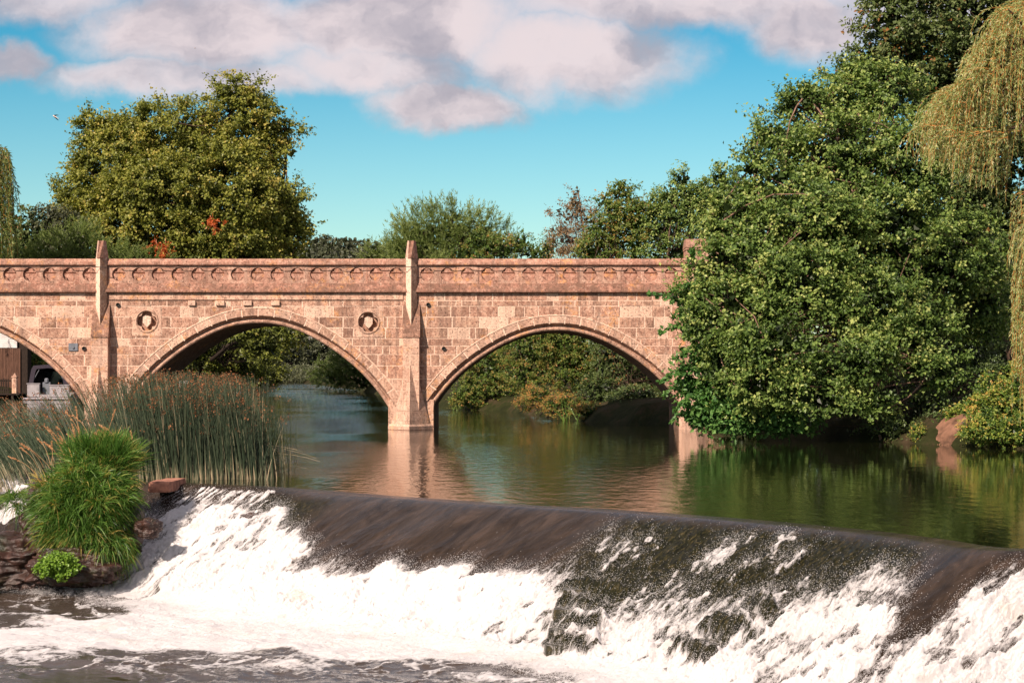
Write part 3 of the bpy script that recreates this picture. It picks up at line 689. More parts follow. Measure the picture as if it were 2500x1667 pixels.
# buttresses with diamond shafts and pointed caps
def buttress(xc, cut=True):
    mb = MB(); hw = .30; x0, x1 = xc-hw, xc+hw; zs, zt = bz(824), bz(736); pr = .42
    # lower block, built of courses, with sloping weathering
    zl = -1.2; rr2 = np.random.default_rng(int(abs(xc)*100)); zb = [zl, 0.0, .45, .95, 1.4, 1.85, 2.3, 2.7, 3.02, zs]
    for a, b in zip(zb[:-1], zb[1:]):
        c = (rr2.uniform(.5, .75), rr2.uniform(.05, .35), rr2.uniform(0, .2)); mb.box(x0, x1, YB-pr, YB+.05, a+.006, b-.006, c, .012)
    mb.box(x0+.01, x1-.01, YB-pr+.01, YB+.05, zl, zs, (.6, .9, 0))
    mb.add([(x0-.025, YB-pr-.03, zs), (x1+.025, YB-pr-.03, zs), (x1+.025, YB-pr-.03, zs+.045), (x0-.025, YB-pr-.03, zs+.045), (x0-.025, YB+.03, zs), (x1+.025, YB+.03, zs), (x1+.0, YB-.0, zt), (x0-.0, YB-.0, zt), (x1, YB+.05, zt), (x0, YB+.05, zt)],
           [(0, 1, 2, 3), (3, 2, 6, 7), (0, 4, 5, 1), (1, 5, 8, 6, 2), (0, 3, 7, 9, 4), (7, 6, 8, 9)], (.22, 0, 1.))
    o1 = mb.build('buttress', STONE, bridge)
    # shaft: diamond in plan, dying into the weathering
    mb = MB(); h = .20; yr = YB-.36; ztop = bz(629)
    zlow = bz(795); zside = bz(752)
    lf, rf = (xc-h, YB-.12), (xc+h, YB-.12)
    v_ = [(xc, yr, ztop), (lf[0], lf[1], ztop), (rf[0], rf[1], ztop), (xc, yr, zlow+.2), (lf[0], lf[1], zside+.1), (rf[0], rf[1], zside+.1), (xc, yr+.06, zlow-.02), (lf[0], YB+.05, zside-.3), (rf[0], YB+.05, zside-.3),
          (lf[0], YB+.05, ztop), (rf[0], YB+.05, ztop)]
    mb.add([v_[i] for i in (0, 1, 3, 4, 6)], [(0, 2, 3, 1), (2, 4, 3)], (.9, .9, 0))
    mb.add([v_[i] for i in (0, 2, 3, 5, 6)], [(0, 1, 3, 2), (2, 3, 4)], (.35, .0, .7))  # right-hand shaft faces coloured darker, standing in for their shade
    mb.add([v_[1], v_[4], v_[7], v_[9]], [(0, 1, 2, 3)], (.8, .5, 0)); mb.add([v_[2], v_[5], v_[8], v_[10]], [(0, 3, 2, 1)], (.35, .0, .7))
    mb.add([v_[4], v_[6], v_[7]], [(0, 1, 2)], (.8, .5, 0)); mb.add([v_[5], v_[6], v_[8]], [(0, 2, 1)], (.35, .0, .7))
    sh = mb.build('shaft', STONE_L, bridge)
    # cap: eight sided splayed pinnacle with a flat top
    mb = MB(); zc0, zc1 = bz(631), bz(588)
    lo = [(xc-.235, YB+.06), (xc-.12, YB-.28), (xc, YB-.42), (xc+.12, YB-.28), (xc+.235, YB+.06), (xc+.12, YB+.36), (xc-.12, YB+.36)]
    yc = YB-.02
    hi = [(xc-.15, yc), (xc-.09, yc-.12), (xc, yc-.05), (xc+.09, yc-.12), (xc+.15, yc), (xc+.06, yc+.12), (xc-.06, yc+.12)]
    n = 7
    for i in range(n):
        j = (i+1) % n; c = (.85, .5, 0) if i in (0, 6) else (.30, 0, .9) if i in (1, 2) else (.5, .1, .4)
        mb.add([(*lo[i], zc0), (*lo[j], zc0), (*hi[j], zc1), (*hi[i], zc1)], [(0, 1, 2, 3)], c)
    mb.add([(*a, zc1) for a in hi], [tuple(range(n))], (.3, 0, 1)); mb.add([(*a, zc0) for a in lo], [tuple(range(n))[::-1]], (.3, 0, 1))
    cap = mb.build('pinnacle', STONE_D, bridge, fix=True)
    if cut:
        mb = MB(); zt2 = bz(885); a, b = xc-.80, xc+.72; f = (xc-.03, YB-1.0)
        for k in range(7):
            za, zb2 = -.02+k*(zt2+.02)/7, -.02+(k+1)*(zt2+.02)/7
            def lvl(z_):
                q = z_/zt2; return [(a*(1-q)+(xc-.1)*q, YB-.02*(1-q)-.25*q), (f[0], f[1]*(1-q)+(YB-.41)*q), (b*(1-q)+(xc+.1)*q, YB-.02*(1-q)-.25*q)]
            A, B = lvl(za+.004), lvl(zb2-.004); c = (rr2.uniform(.5, .8), rr2.uniform(.1, .35), rr2.uniform(0, .2))
            mb.add([(*q, za+.004) for q in A]+[(*q, zb2-.004) for q in B], [(0, 1, 4, 3), (1, 2, 5, 4)], c)
        A, B = lvl(-1.), lvl(zt2)
        A = [(a-.06, YB+.02), (f[0], f[1]-.07), (b+.06, YB+.02)]
        # plinth at the waterline
        mb.add([(*q, -1.) for q in A]+[(*q, .13) for q in A], [(0, 1, 4, 3), (1, 2, 5, 4)], (.6, .3, .1))
        q2 = [(a, YB), (f[0], f[1]), (b, YB)]
        mb.add([(*q, .13) for q in A]+[(*q, .20) for q in q2], [(0, 1, 4, 3), (1, 2, 5, 4)], (.7, .4, 0))
        mb.add([(*q, -1.) for q in A]+[(*q, .012) for q in [(x*1., y-.004) for x, y in A]], [(0, 1, 4, 3), (1, 2, 5, 4)], (.0, 0, 1))
        mb.build('cutwater', STONE, bridge)
buttress(bx(249)); buttress(bx(1005)); buttress(bx(-505), False)
# end pier on the right with its own coping
mb = MB()
xa, xb = bx(1674), bx(1768)
mb.box(xa, xb, YB-.30, YB+.9, bz(640), bz(612), (.45, 0, .4), .02); mb.box(xa-.02, xb+.02, YB-.36, YB+.95, bz(612), bz(606), (.5, 0, .4), .02)
mb.add([(xa-.03, YB-.38, bz(606)), (xb+.03, YB-.38, bz(606)), (xb+.03, YB+.95, bz(606)), (xa-.03, YB+.95, bz(606)), (xa, YB-.1, bz(584)), (xb, YB-.1, bz(584)), (xb, YB+.7, bz(584)), (xa, YB+.7, bz(584))],
       [(0, 1, 5, 4), (1, 2, 6, 5), (2, 3, 7, 6), (3, 0, 4, 7), (4, 5, 6, 7)], (.35, 0, .7))
zb = [-1.2, .5, 1.0, 1.5, 2.0, 2.5, 3.0, 3.5, 4.0, 4.5, 5.0, 5.5, bz(640)]
rr2 = np.random.default_rng(5)
for a, b in zip(zb[:-1], zb[1:]): mb.box(xa, xb, YB-.26, YB+.9, a+.005, b-.005, (rr2.uniform(.4, .7), rr2.uniform(0, .2), rr2.uniform(0, .4)), .01)
mb.add([(bx(1656), YB, -1), (bx(1678), YB-.9, -1), (bx(1738), YB-.2, -1), (bx(1660), YB, bz(905)), (bx(1678), YB-.3, bz(885)), (bx(1725), YB-.26, bz(905))], [(0, 1, 4, 3), (1, 2, 5, 4)], (.6, .2, .1))
mb.build('end_pier', STONE, bridge)
# wing wall running on behind the trees
mb = MB(); mb.box(bx(1768), bx(1850), YB+.1, YB+BW, -1, bz(650), (.4, 0, .5), .03); mb.build('approach_wall', STONE_D, bridge)
# shield medallions
for mx, mz in MED:
    mb = MB(); c0 = (.62, .2, .1)
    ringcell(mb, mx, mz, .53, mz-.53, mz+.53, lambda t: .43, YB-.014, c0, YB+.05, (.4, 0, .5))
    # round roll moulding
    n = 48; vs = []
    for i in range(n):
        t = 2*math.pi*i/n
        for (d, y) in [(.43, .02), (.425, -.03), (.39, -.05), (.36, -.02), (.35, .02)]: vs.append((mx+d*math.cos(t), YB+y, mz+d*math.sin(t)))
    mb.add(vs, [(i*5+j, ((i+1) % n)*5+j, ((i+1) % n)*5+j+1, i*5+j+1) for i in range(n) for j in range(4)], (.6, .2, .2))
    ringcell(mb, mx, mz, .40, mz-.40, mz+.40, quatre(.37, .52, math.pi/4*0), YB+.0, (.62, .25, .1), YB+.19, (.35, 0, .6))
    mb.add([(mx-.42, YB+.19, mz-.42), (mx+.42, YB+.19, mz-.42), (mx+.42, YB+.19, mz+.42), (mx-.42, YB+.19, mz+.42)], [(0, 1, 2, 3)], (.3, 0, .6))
    med = mb.build('medallion', STONE, bridge)
    mb = MB()
    poly = [(mx-.14, mz+.16), (mx-.03, mz+.215), (mx+.03, mz+.20), (mx+.15, mz+.16), (mx+.155, mz-.06), (mx+.01, mz-.22), (mx-.15, mz-.06)]
    mb.prism(poly[::-1], YB-.03, YB+.2, (.8, .4, 0)); s_ = mb.build('shield', STONE_L, None, fix=True)
    s_.parent = med; s_.matrix_parent_inverse = med.matrix_world.inverted()
    s_.location = (-bridge.location[0], -bridge.location[1], -bridge.location[2]) if False else s_.location
# fix parenting offset of sub-parts: medallion mesh origin equals the bridge origin
for o in [o for o in COL.objects if o.name.startswith('shield')]:
    o.matrix_parent_inverse.identity(); o.location = (-bridge.location[0], -bridge.location[1], -bridge.location[2])
# weep pipes, plate
for px_, py_ in [(288.6, 744.5), (205.7, 850.7), (1045.7, 744), (1083.8, 851)]:
    mb = MB(); x, z_ = bx(px_), bz(py_); n = 16; vs = []
    for y in (-.07, -.07, .0, .05):
        pass
    for i in range(n):
        t = 2*math.pi*i/n; c_, s2 = math.cos(t), math.sin(t)
        for d, y in [(.075, .02), (.075, -.075), (.058, -.075), (.058, .04)]: vs.append((x+d*c_, YB+y, z_+d*s2))
    mb.add(vs, [(i*4+j, ((i+1) % n)*4+j, ((i+1) % n)*4+j+1, i*4+j+1) for i in range(n) for j in range(3)], (.5, 0, 0))
    mb.add([(x+.06*math.cos(2*math.pi*i/n), YB-.03, z_+.06*math.sin(2*math.pi*i/n)) for i in range(n)], [tuple(range(n))], (0, 0, 0))
    mb.build('weep_pipe', BLACK, bridge, fix=False)
mb = MB(); mb.box(bx(168), bx(191), YB-.06, YB+.0, bz(857), bz(838), b=.012); mb.box(bx(178), bx(182), YB-.10, YB-.055, bz(851), bz(846), b=.005); mb.build('metal_plate', METAL, bridge)
# cable strung under the coping
mb = MB(); r = np.random.default_rng(8); pts = []; x = XL_
ks = np.arange(XL_, bx(1790), .25)
sag = .028*np.abs(np.sin((ks-XL_)*math.pi/2.9))+.012*np.sin(ks*5)
yo = np.where((abs(ks-bx(249)) < .5) | (abs(ks-bx(1005)) < .5), -.40, -.15); yo = np.where(ks > bx(1668), -.42, yo)
mb.tube(np.stack([ks, YB+yo, bz(651.5)-sag], 1), .013, 5)
o = mb.build('cable', BLACK, None, smooth=True); tag(o, 'thin black cable sagging along under the bridge coping', 'cable')
# ------------------------------------------------------------------ foliage tools
def unit(a): return a/(np.linalg.norm(a, axis=-1, keepdims=True)+1e-9)
def quads(C, A, Nn, L, Wd, fold=.18, mid=.45):
    B = unit(np.cross(A, Nn)); Nn = np.cross(B, A)
    L = L[:, None]; Wd = Wd[:, None]
    m_ = C+A*L*mid
    V = np.stack([C, m_+B*Wd/2+Nn*Wd*fold, C+A*L-Nn*L*.08, m_-B*Wd/2+Nn*Wd*fold], 1).reshape(-1, 3)
    return V, np.arange(len(C)*4).reshape(-1, 4)
class Fol:
    def __init__(s): s.V = []; s.F = []; s.c = []; s.n = 0
    def add(s, C, A, Nn, L, Wd, tint, **k):
        V, Fq = quads(C, A, Nn, L, Wd, **k); s.V.append(V); s.F.append(Fq+s.n); s.n += len(V); s.c.append(np.repeat(tint, 4))
    def strip(s, P_, W_, tint, side=None):
        """P_ (n,k,3) ribbon centre lines, W_ (n,k) widths"""
        n, k, _ = P_.shape; T = np.gradient(P_, axis=1); S = unit(np.cross(T, side if side is not None else np.array([0, 1., .2]))) 
        A = P_-S*W_[..., None]/2; B = P_+S*W_[..., None]/2
        V = np.stack([A, B], 2).reshape(-1, 3); b = (np.arange(n)*2*k)[:, None]+2*np.arange(k-1)[None]
        Fq = np.stack([b, b+1, b+3, b+2], -1).reshape(-1, 4)
        s.V.append(V); s.F.append(Fq+s.n); s.n += len(V); s.c.append(np.repeat(tint.reshape(n, k), 2) if tint.ndim == 2 else np.repeat(tint, 2*k))
    def build(s, name, mat, parent=None):
        V = np.concatenate(s.V); c = np.concatenate(s.c)
        return mesh_np(name, V, np.concatenate(s.F), mat, parent, col=np.stack([c, c*0, c*0], 1))
def BL(px, py, rx, ry, Y, dz=.8, dy=0.):
    Yc = Y+dy; k = Yc/F; return (P(px, py, Yc), np.array([rx*k, dz*(rx+ry)/2*k, ry*k]))
def clusters(blobs, dens, r, rough=.22, back=.35, inner=.15):
    C = []; D = []
    for bi, (c, rad) in enumerate(blobs):
        area = 4*math.pi*((rad[0]*rad[1])**1.6/3+(rad[0]*rad[2])**1.6/3+(rad[1]*rad[2])**1.6/3)**(1/1.6)
        n = max(6, int(area*dens)); d = unit(r.normal(size=(n, 3)))
        d = d[(d[:, 1] < .35) | (r.random(n) < back)]; n = len(d)
        lump = 1+rough*(fbm(d[:, 0]*2.3+bi*7.7, d[:, 2]*2.3+d[:, 1]*1.7+bi*3.1, 3, 60+bi)-.5)*2
        rf = lump*(1-np.abs(r.normal(0, .13, n))); inn = r.random(n) < inner; rf[inn] *= r.uniform(.35, .9, inn.sum())
        C.append(c+d*rad*rf[:, None]); D.append(unit(d*rad))
    C = np.concatenate(C); D = np.concatenate(D); keep = np.ones(len(C), bool)
    for c, rad in blobs:
        q = np.linalg.norm((C-c)/rad, axis=1); keep &= (q > .60) | (r.random(len(C)) < .12)
    return C[keep], D[keep]
def broad(fol, C, D, r, n=26, cr=.35, L=.10, asp=.62, upb=.9, shoot=.35, tone=.5, tvar=.18, flat=.55, key=1.):
    """clusters of leaves round twig ends C with outward directions D"""
    k = len(C); tn = tone+tvar*r.normal(size=k)*.8+(r.random(k) < .12)*.18
    # several little shoots per cluster
    ns = 6; sd = unit((D[:, None]*.8+r.normal(size=(k, ns, 3))*.8)*np.array([1, 1, .6])+np.array([0, 0, .22])); sl_ = cr*r.uniform(.5, 1.25, (k, ns))*(1+shoot*(r.random((k, ns)) < .25)*2)
    m = max(1, n//ns); f = r.uniform(.15, 1., (k, ns, m))
    pos = C[:, None, None]+sd[:, :, None]*(sl_[:, :, None]*f)[..., None]+r.normal(size=(k, ns, m, 3))*cr*.13*np.array([1, 1, .8])
    ax = unit(sd[:, :, None]*.55+r.normal(size=(k, ns, m, 3))*.75+np.array([0, 0, -.15])); nn = unit(np.array([0, 0, upb])+D[:, None, None]*.65+np.array([-.25, -.35, 0])+r.normal(size=(k, ns, m, 3))*.42)
    N = k*ns*m; t = np.broadcast_to(tn[:, None, None], (k, ns, m)).reshape(-1)+r.normal(0, .13, N)+.26*(f.reshape(-1)-.55)  # tone rises towards shoot tips, painting the lit outside of each clump
    LL = L*r.uniform(.65, 1.25, N); fol.add(pos.reshape(-1, 3), ax.reshape(-1, 3), nn.reshape(-1, 3), LL, LL*asp*r.uniform(.8, 1.2, N), np.clip(t, 0, 1))
def feather(fol, C, D, r, n=26, sl=.7, L=.12, asp=.16, tone=.5, up=.8, tvar=.15):
    k = len(C); ns = 3; sd = unit(D[:, None]*.7+r.normal(size=(k, ns, 3))*.35+np.array([0, 0, up])); s_ = sl*r.uniform(.5, 1.3, (k, ns)); m = n//ns
    f = r.uniform(0, 1, (k, ns, m)); pos = C[:, None, None]+sd[:, :, None]*(s_[:, :, None]*f)[..., None]+r.normal(size=(k, ns, m, 3))*.02
    ax = unit(sd[:, :, None]*1.0+r.normal(size=(k, ns, m, 3))*.42); nn = unit(r.normal(size=(k, ns, m, 3))+np.array([0, -.4, .4])); N = k*ns*m
    t = np.repeat(tone+tvar*r.normal(size=k), ns*m)+r.normal(0, .13, N)+.15*(f.reshape(-1)-.5); LL = L*r.uniform(.6, 1.3, N)
    fol.add(pos.reshape(-1, 3), ax.reshape(-1, 3), nn.reshape(-1, 3), LL, LL*asp, np.clip(t, 0, 1))
def bez(a, b, r, k=7, wob=.08, sag=0.):
    t = np.linspace(0, 1, k)[:, None]; L = np.linalg.norm(np.array(b)-a); mid = (np.array(a)+b)/2+r.normal(size=3)*L*wob+np.array([0, 0, sag*L])
    p = (1-t)**2*np.array(a)+2*t*(1-t)*mid+t*t*np.array(b); return p+r.normal(size=p.shape)*L*.012*(t*(1-t)*4)
def wood(mb, base, top, blobs, C, r, rb, twigs=60, tr=.02, limbr=.4):
    base = np.array(base, float); top = np.array(top, float)
    p = bez(base, top, r, 9, .04); mb.tube(p, np.linspace(rb, rb*.45, 9), 9)
    for c, rad in blobs:
        f_ = r.uniform(.35, 1.); s0 = p[int(f_*8)]; e = c+r.normal(size=3)*rad*.15; L = np.linalg.norm(e-s0)
        q = bez(s0, e, r, 8, .10, .05); w0 = rb*limbr*min(1, .4+L*.1); mb.tube(q, np.linspace(w0, w0*.35, 8), 6)
        near = C[np.argsort(np.linalg.norm((C-c)/rad, axis=1))[:400]]
        if len(near):
            for j in r.choice(len(near), min(twigs, len(near)), replace=False):
                i0 = r.integers(3, 8); mb.tube(bez(q[i0], near[j], r, 5, .12), np.linspace(w0*.28, max(tr*.25, .004), 5), 4, cap=False)
def core(fol, blobs, r, dens, L, q=.72, tone=.12):  # inner leaves toned dark for the deep shade inside a crown
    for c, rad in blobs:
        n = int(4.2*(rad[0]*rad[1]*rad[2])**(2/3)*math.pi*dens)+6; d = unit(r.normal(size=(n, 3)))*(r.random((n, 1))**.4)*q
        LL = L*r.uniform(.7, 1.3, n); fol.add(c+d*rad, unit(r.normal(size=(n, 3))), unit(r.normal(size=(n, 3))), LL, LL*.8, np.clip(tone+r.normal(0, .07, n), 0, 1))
def tree(name, label, cat, base, top, blobs, mat, kind='broad', dens=6., seed=1, rb=.25, bark=BARK, twigs=14, group=None, extra=None, keepf=None, inner=.15, back=.35, rough=.22, corek=1., **kw):
    r = np.random.default_rng(seed); root = empty(name, tuple(base), label, cat, group)
    C, D = clusters(blobs, dens, r, inner=inner, back=back, rough=rough)
    if keepf is not None: k_ = keepf(C); C, D = C[k_], D[k_]
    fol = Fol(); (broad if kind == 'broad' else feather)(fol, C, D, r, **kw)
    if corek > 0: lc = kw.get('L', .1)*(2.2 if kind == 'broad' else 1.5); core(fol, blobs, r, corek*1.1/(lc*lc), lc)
    if extra: extra(fol, r)
    fol.build('crown' if 'tree' in name or 'willow' in name else 'foliage', mat, root)
    mb = MB(); wood(mb, base, top, blobs, C, r, rb, twigs); mb.build('trunk' if 'tree' in name or 'willow' in name else 'stem', bark, root, smooth=True)
    return root
def gb(X, Y): return np.array([X, Y, float(bankz(np.array([X]), np.array([Y]))[0])-.1])

# ---- trees behind the bridge, left
Y = 180
A_b = [BL(*q, Y, .8, dy) for *q, dy in [(300, 400, 115, 105, 0), (222, 500, 66, 100, -1), (420, 350, 120, 95, 0), (485, 345, 60, 60, 1), (578, 240, 62, 48, 0), (622, 290, 52, 50, 0), (600, 370, 80, 60, 0),
      (700, 315, 24, 16, 0), (655, 345, 30, 16, 0), (690, 368, 34, 14, 1), (655, 395, 32, 20, 0), (545, 470, 140, 115, -2), (650, 520, 78, 75, 0), (708, 500, 28, 40, 0), (735, 562, 18, 14, 0), (700, 575, 40, 50, 0), (350, 550, 165, 90, -3),
      (185, 560, 50, 60, -1), (158, 480, 18, 24, 0), (520, 590, 180, 60, -2), (390, 460, 120, 80, -4), (250, 310, 50, 30, 0), (470, 700, 200, 110, 0), (650, 720, 110, 120, 0), (560, 830, 120, 80, -3), (690, 800, 45, 40, 0)]]
bA = gb(-28., Y+2); tA = P(520, 560, Y+2)
TA = tree('broadleaf_tree', 'huge olive green tree rising behind the left half of the bridge', 'tree', bA, tA, A_b, L_OLIVE, dens=1.25, seed=11, rb=.8, twigs=12, bark=BARK,
     n=120, cr=1.15, L=.27, asp=.75, tone=.56, tvar=.17, shoot=.3, rough=.42, corek=.8)
# orange dying sprays hanging in it
r = np.random.default_rng(2)
for px_, py_, k in [(402, 620, 16), (384, 612, 7), (522, 553, 9)]:
    fo = Fol(); c = P(px_, py_, Y-7); kk = 7; tw_ = c+r.normal(size=(k, 1, 3))*.05+(r.normal(size=(k, 1, 3))*[.5, .3, .6])*np.linspace(0, 1, kk)[None, :, None]; fo.strip(tw_, np.full((k, kk), .03), r.random(k)); cc_ = c+r.normal(size=(k, 3))*[.36, .3, .42]; broad(fo, cc_, unit(r.normal(size=(k, 3))), r, 24, .3, .22, .6)
    sp = fo.build('dead_leaf_spray', L_ORANGE, TA); tag(sp, 'bright orange spray of dead leaves')
Y = 170
tree('broadleaf_tree', 'small dark green tree between the hanging willow and the huge tree', 'tree', gb(-42, Y), P(60, 620, Y), [BL(60, 560, 45, 55, Y), BL(35, 600, 45, 60, Y), BL(95, 600, 40, 50, Y), BL(60, 700, 90, 70, Y)], L_DARK, dens=2.2, seed=12, rb=.3, n=30, cr=.6, L=.26, tone=.55)
tree('broadleaf_tree', 'mid green tree just left of the huge tree', 'tree', gb(-39, Y+4), P(140, 620, Y+4), [BL(125, 540, 45, 45, Y), BL(165, 570, 40, 50, Y), BL(130, 610, 60, 50, Y), BL(130, 700, 90, 70, Y)], L_FAR, dens=2.2, seed=13, rb=.3, n=30, cr=.6, L=.24, tone=.7)
Y = 160
tree('willow_shrub', 'feathery green shrub behind the left pinnacle', 'shrub', gb(-35, Y), P(190, 680, Y), [BL(190, 610, 60, 50, Y), BL(140, 630, 60, 40, Y), BL(250, 630, 50, 35, Y), BL(190, 700, 90, 60, Y)], L_WSHRUB, 'feather', dens=3., seed=14, rb=.2, n=45, sl=1.2, L=.34, tone=.5)
tree('shrub', 'low green bush at the left edge above the parapet', 'shrub', gb(-40, Y-4), P(30, 700, Y), [BL(40, 630, 75, 35, Y), BL(60, 700, 100, 60, Y)], L_WSHRUB, 'feather', dens=2.5, seed=15, rb=.15, n=36, sl=.9, L=.30, tone=.4)
tree('shrub', 'low grey green bush behind the parapet right of the left pinnacle', 'shrub', gb(-31, Y-3), P(310, 700, Y), [BL(300, 622, 45, 20, Y), BL(350, 640, 70, 22, Y), BL(320, 690, 120, 50, Y)], L_WSHRUB, 'feather', dens=3., seed=16, rb=.15, n=36, sl=.8, L=.28, tone=.6)
# ---- willows made of hanging strands
def willow(name, label, base, top, starts, mat, r, Ll, Wl, r0=.35, twig=.006, per=26, bark=BARK, tone=.5, group=None):
    """starts: list of (origin xyz, outward xyz vector, drop length)"""
    root = empty(name, tuple(base), label, 'tree', group); fol = Fol(); tw = MB(); V = []
    Ps = []
    for o_, d, ln in starts:
        k = 16; f = np.linspace(0, 1, k)[:, None]; d = np.array(d, float); sw = r.normal(0, .05, 2)
        p = np.array(o_)+d*(1-(1-f)**2.2)+np.array([sw[0]*ln, sw[1]*ln, 0])*f**2+np.array([0, 0, -1.])*ln*f**1.5
        Ps.append(p)
        nl = int(ln*per+np.linalg.norm(d)*per); q = r.uniform(.02, 1, nl); i0 = np.minimum((q*(k-1)).astype(int), k-2); fr = (q*(k-1)-i0)[:, None]
        pos = p[i0]*(1-fr)+p[i0+1]*fr; tg = unit(p[i0+1]-p[i0]); ax = unit(tg*.9+r.normal(size=(nl, 3))*.42); nn = unit(r.normal(size=(nl, 3))); L_ = Ll*r.uniform(.6, 1.3, nl)
        fol.add(pos, ax, nn, L_, Wl*r.uniform(.8, 1.3, nl), np.clip(tone+r.normal(0, .07)+r.normal(0, .16, nl), 0, 1))
    fol.build('crown', mat, root)
    Pa = np.array(Ps); W_ = np.broadcast_to(np.linspace(twig*2.2, twig*.8, 16)[None], Pa.shape[:2]).copy()
    f2 = Fol(); f2.strip(Pa, W_, r.random(len(Pa)), np.array([0, 1., 0])); f2.strip(Pa, W_, r.random(len(Pa)), np.array([1., 0, 0])); f2.build('hanging_twigs', TWIG_O, root)
    tw.tube(bez(base, top, r, 9, .03), np.linspace(r0, r0*.5, 9), 9)
    ob = np.array([s_[0] for s_ in starts])
    for j in r.choice(len(ob), min(70, len(ob)), replace=False): tw.tube(bez(top, ob[j], r, 7, .08, .12), np.linspace(r0*.3, .015, 7), 5)
    tw.build('trunk', bark, root, smooth=True); return root
r = np.random.default_rng(21); Y = 150; st_ = []
for _ in range(330):
    px_ = r.uniform(-170, 22); top_y = 355+max(0, (px_-5))*1.2+r.uniform(0, 25)+(r.random() < .6)*r.uniform(0, 190)
    st_.append((P(px_, top_y, Y+r.uniform(-3, 3)), (r.uniform(.2, .9), r.uniform(-.4, .4), .35), r.uniform(2.5, 6.5)))
willow('weeping_willow', 'weeping willow hanging into the picture at its left edge behind the bridge', gb(-43, Y), P(-90, 420, Y), st_, L_WILLOW, r, .34, .06, .5, .012, 16, tone=.32)
# ---- far wooded hill
hl = []
r = np.random.default_rng(31)
for px_ in np.arange(560, 1120, 9.):
    topy = np.interp(px_, [560, 700, 730, 790, 860, 900, 960, 1120], [604, 604, 596, 583, 586, 592, 606, 640])+r.normal(0, 2.5)
    for k, py_ in enumerate(np.arange(topy+12, 660, 12)): 
        rr_s = r.uniform(9, 15); hl.append(BL(px_+r.normal(0, 4), py_, rr_s*1.2, rr_s*.9, 930-k*14+r.normal(0, 6), .9))
C, D = clusters(hl, .035, r, inner=.02, back=.1, rough=.1)
fol = Fol(); broad(fol, C, D, r, 15, 1.7, 1.9, .8, tone=.35, tvar=.2)
o = fol.build('far_wood', L_FAR); tag(o, 'dark wooded hill on the skyline right of the huge tree', 'woodland', kind='stuff')
hx = np.linspace(-260, 30, 60); hy = np.linspace(830, 1000, 12); HX, HYY = np.meshgrid(hx, hy)
pxh = HX/HYY*F+1250; hz = CZ+(HY-np.interp(pxh, [0, 300, 560, 700, 790, 860, 960, 1120], [660, 620, 612, 612, 596, 598, 618, 660]))/F*HYY-3
tag(mesh_np('hill', np.stack([HX.ravel(), HYY.ravel(), (hz*sstep(HYY, 826, 900)).ravel()], 1), gridf(12, 60), GROUND, smooth=True), kind='structure')
# ---- middle group above the parapet
Y = 128
tree('willow_shrub', 'broad feathery grey green willow behind the centre of the bridge', 'tree', gb(-3, Y), P(1100, 700, Y), [BL(1100, 560, 70, 60, Y), BL(1030, 575, 60, 50, Y), BL(1165, 575, 60, 50, Y), BL(985, 605, 40, 40, Y), BL(1075, 600, 130, 60, Y), BL(1215, 600, 35, 35, Y), BL(1100, 700, 150, 80, Y)],
     L_WSHRUB, 'feather', dens=3.6, seed=41, rb=.25, n=48, sl=1.1, L=.26, tone=.62, twigs=20)
tree('shrub', 'pale green bush on the skyline between wooded hill and feathery willow', 'shrub', gb(-13.5, 205), P(930, 700, 205), [BL(925, 620, 32, 22, 205), BL(900, 625, 20, 14, 205), BL(960, 600, 22, 22, 205), BL(930, 700, 60, 60, 205)], L_WSHRUB, 'feather', dens=2.5, seed=42, rb=.2, n=30, sl=1., L=.35, tone=.66)
Y = 112
tree('shrub', 'bright broadleaved bush below the right flank of the feathery willow', 'shrub', gb(1., Y), P(1240, 720, Y), [BL(1170, 590, 30, 30, Y), BL(1215, 610, 55, 34, Y), BL(1270, 595, 28, 24, Y), BL(1300, 615, 24, 18, Y), BL(1145, 625, 50, 24, Y), BL(1220, 700, 100, 70, Y)], L_MIX, dens=7, seed=43, rb=.15, n=28, cr=.32, L=.13, tone=.45)
tree('shrub', 'sparse low bush left of the half bare russet tree', 'shrub', gb(3.2, 108), P(1350, 720, 108), [BL(1345, 600, 26, 28, 108), BL(1330, 625, 26, 18, 108), BL(1350, 700, 60, 60, 108)], L_MIX, dens=5, seed=44, rb=.12, n=20, cr=.35, L=.12, tone=.6)
def bare_extra(f, r):
    pass
Y = 106
rt = tree('russet_tree', 'half bare russet tree with thin upright twigs above the right arch', 'tree', gb(4.5, Y), P(1412, 470, Y), [BL(1408, 478, 12, 34, Y), BL(1414, 505, 22, 24, Y), BL(1395, 530, 34, 30, Y), BL(1365, 520, 24, 16, Y), BL(1440, 545, 28, 30, Y), BL(1390, 590, 48, 36, Y), BL(1440, 600, 45, 30, Y), BL(1360, 560, 20, 24, Y), BL(1462, 510, 14, 18, Y), BL(1412, 660, 70, 60, Y)],
     L_RED, dens=4.5, seed=45, corek=.12, rb=.07, bark=BARKP, twigs=26, n=34, cr=.34, L=.12, tone=.70, shoot=.6)
Y = 96
tree('alder_tree', 'round topped green tree beside the russet tree', 'tree', gb(5.2, Y), P(1500, 600, Y), [BL(1520, 470, 32, 28, Y), BL(1480, 490, 22, 18, Y), BL(1515, 520, 48, 40, Y), BL(1470, 560, 45, 40, Y), BL(1540, 580, 60, 50, Y), BL(1570, 530, 46, 44, Y), BL(1450, 610, 55, 30, Y), BL(1500, 700, 110, 80, Y)], L_MIX, dens=7, seed=46, rb=.16, n=46, cr=.34, L=.12, tone=.50, tvar=.14)
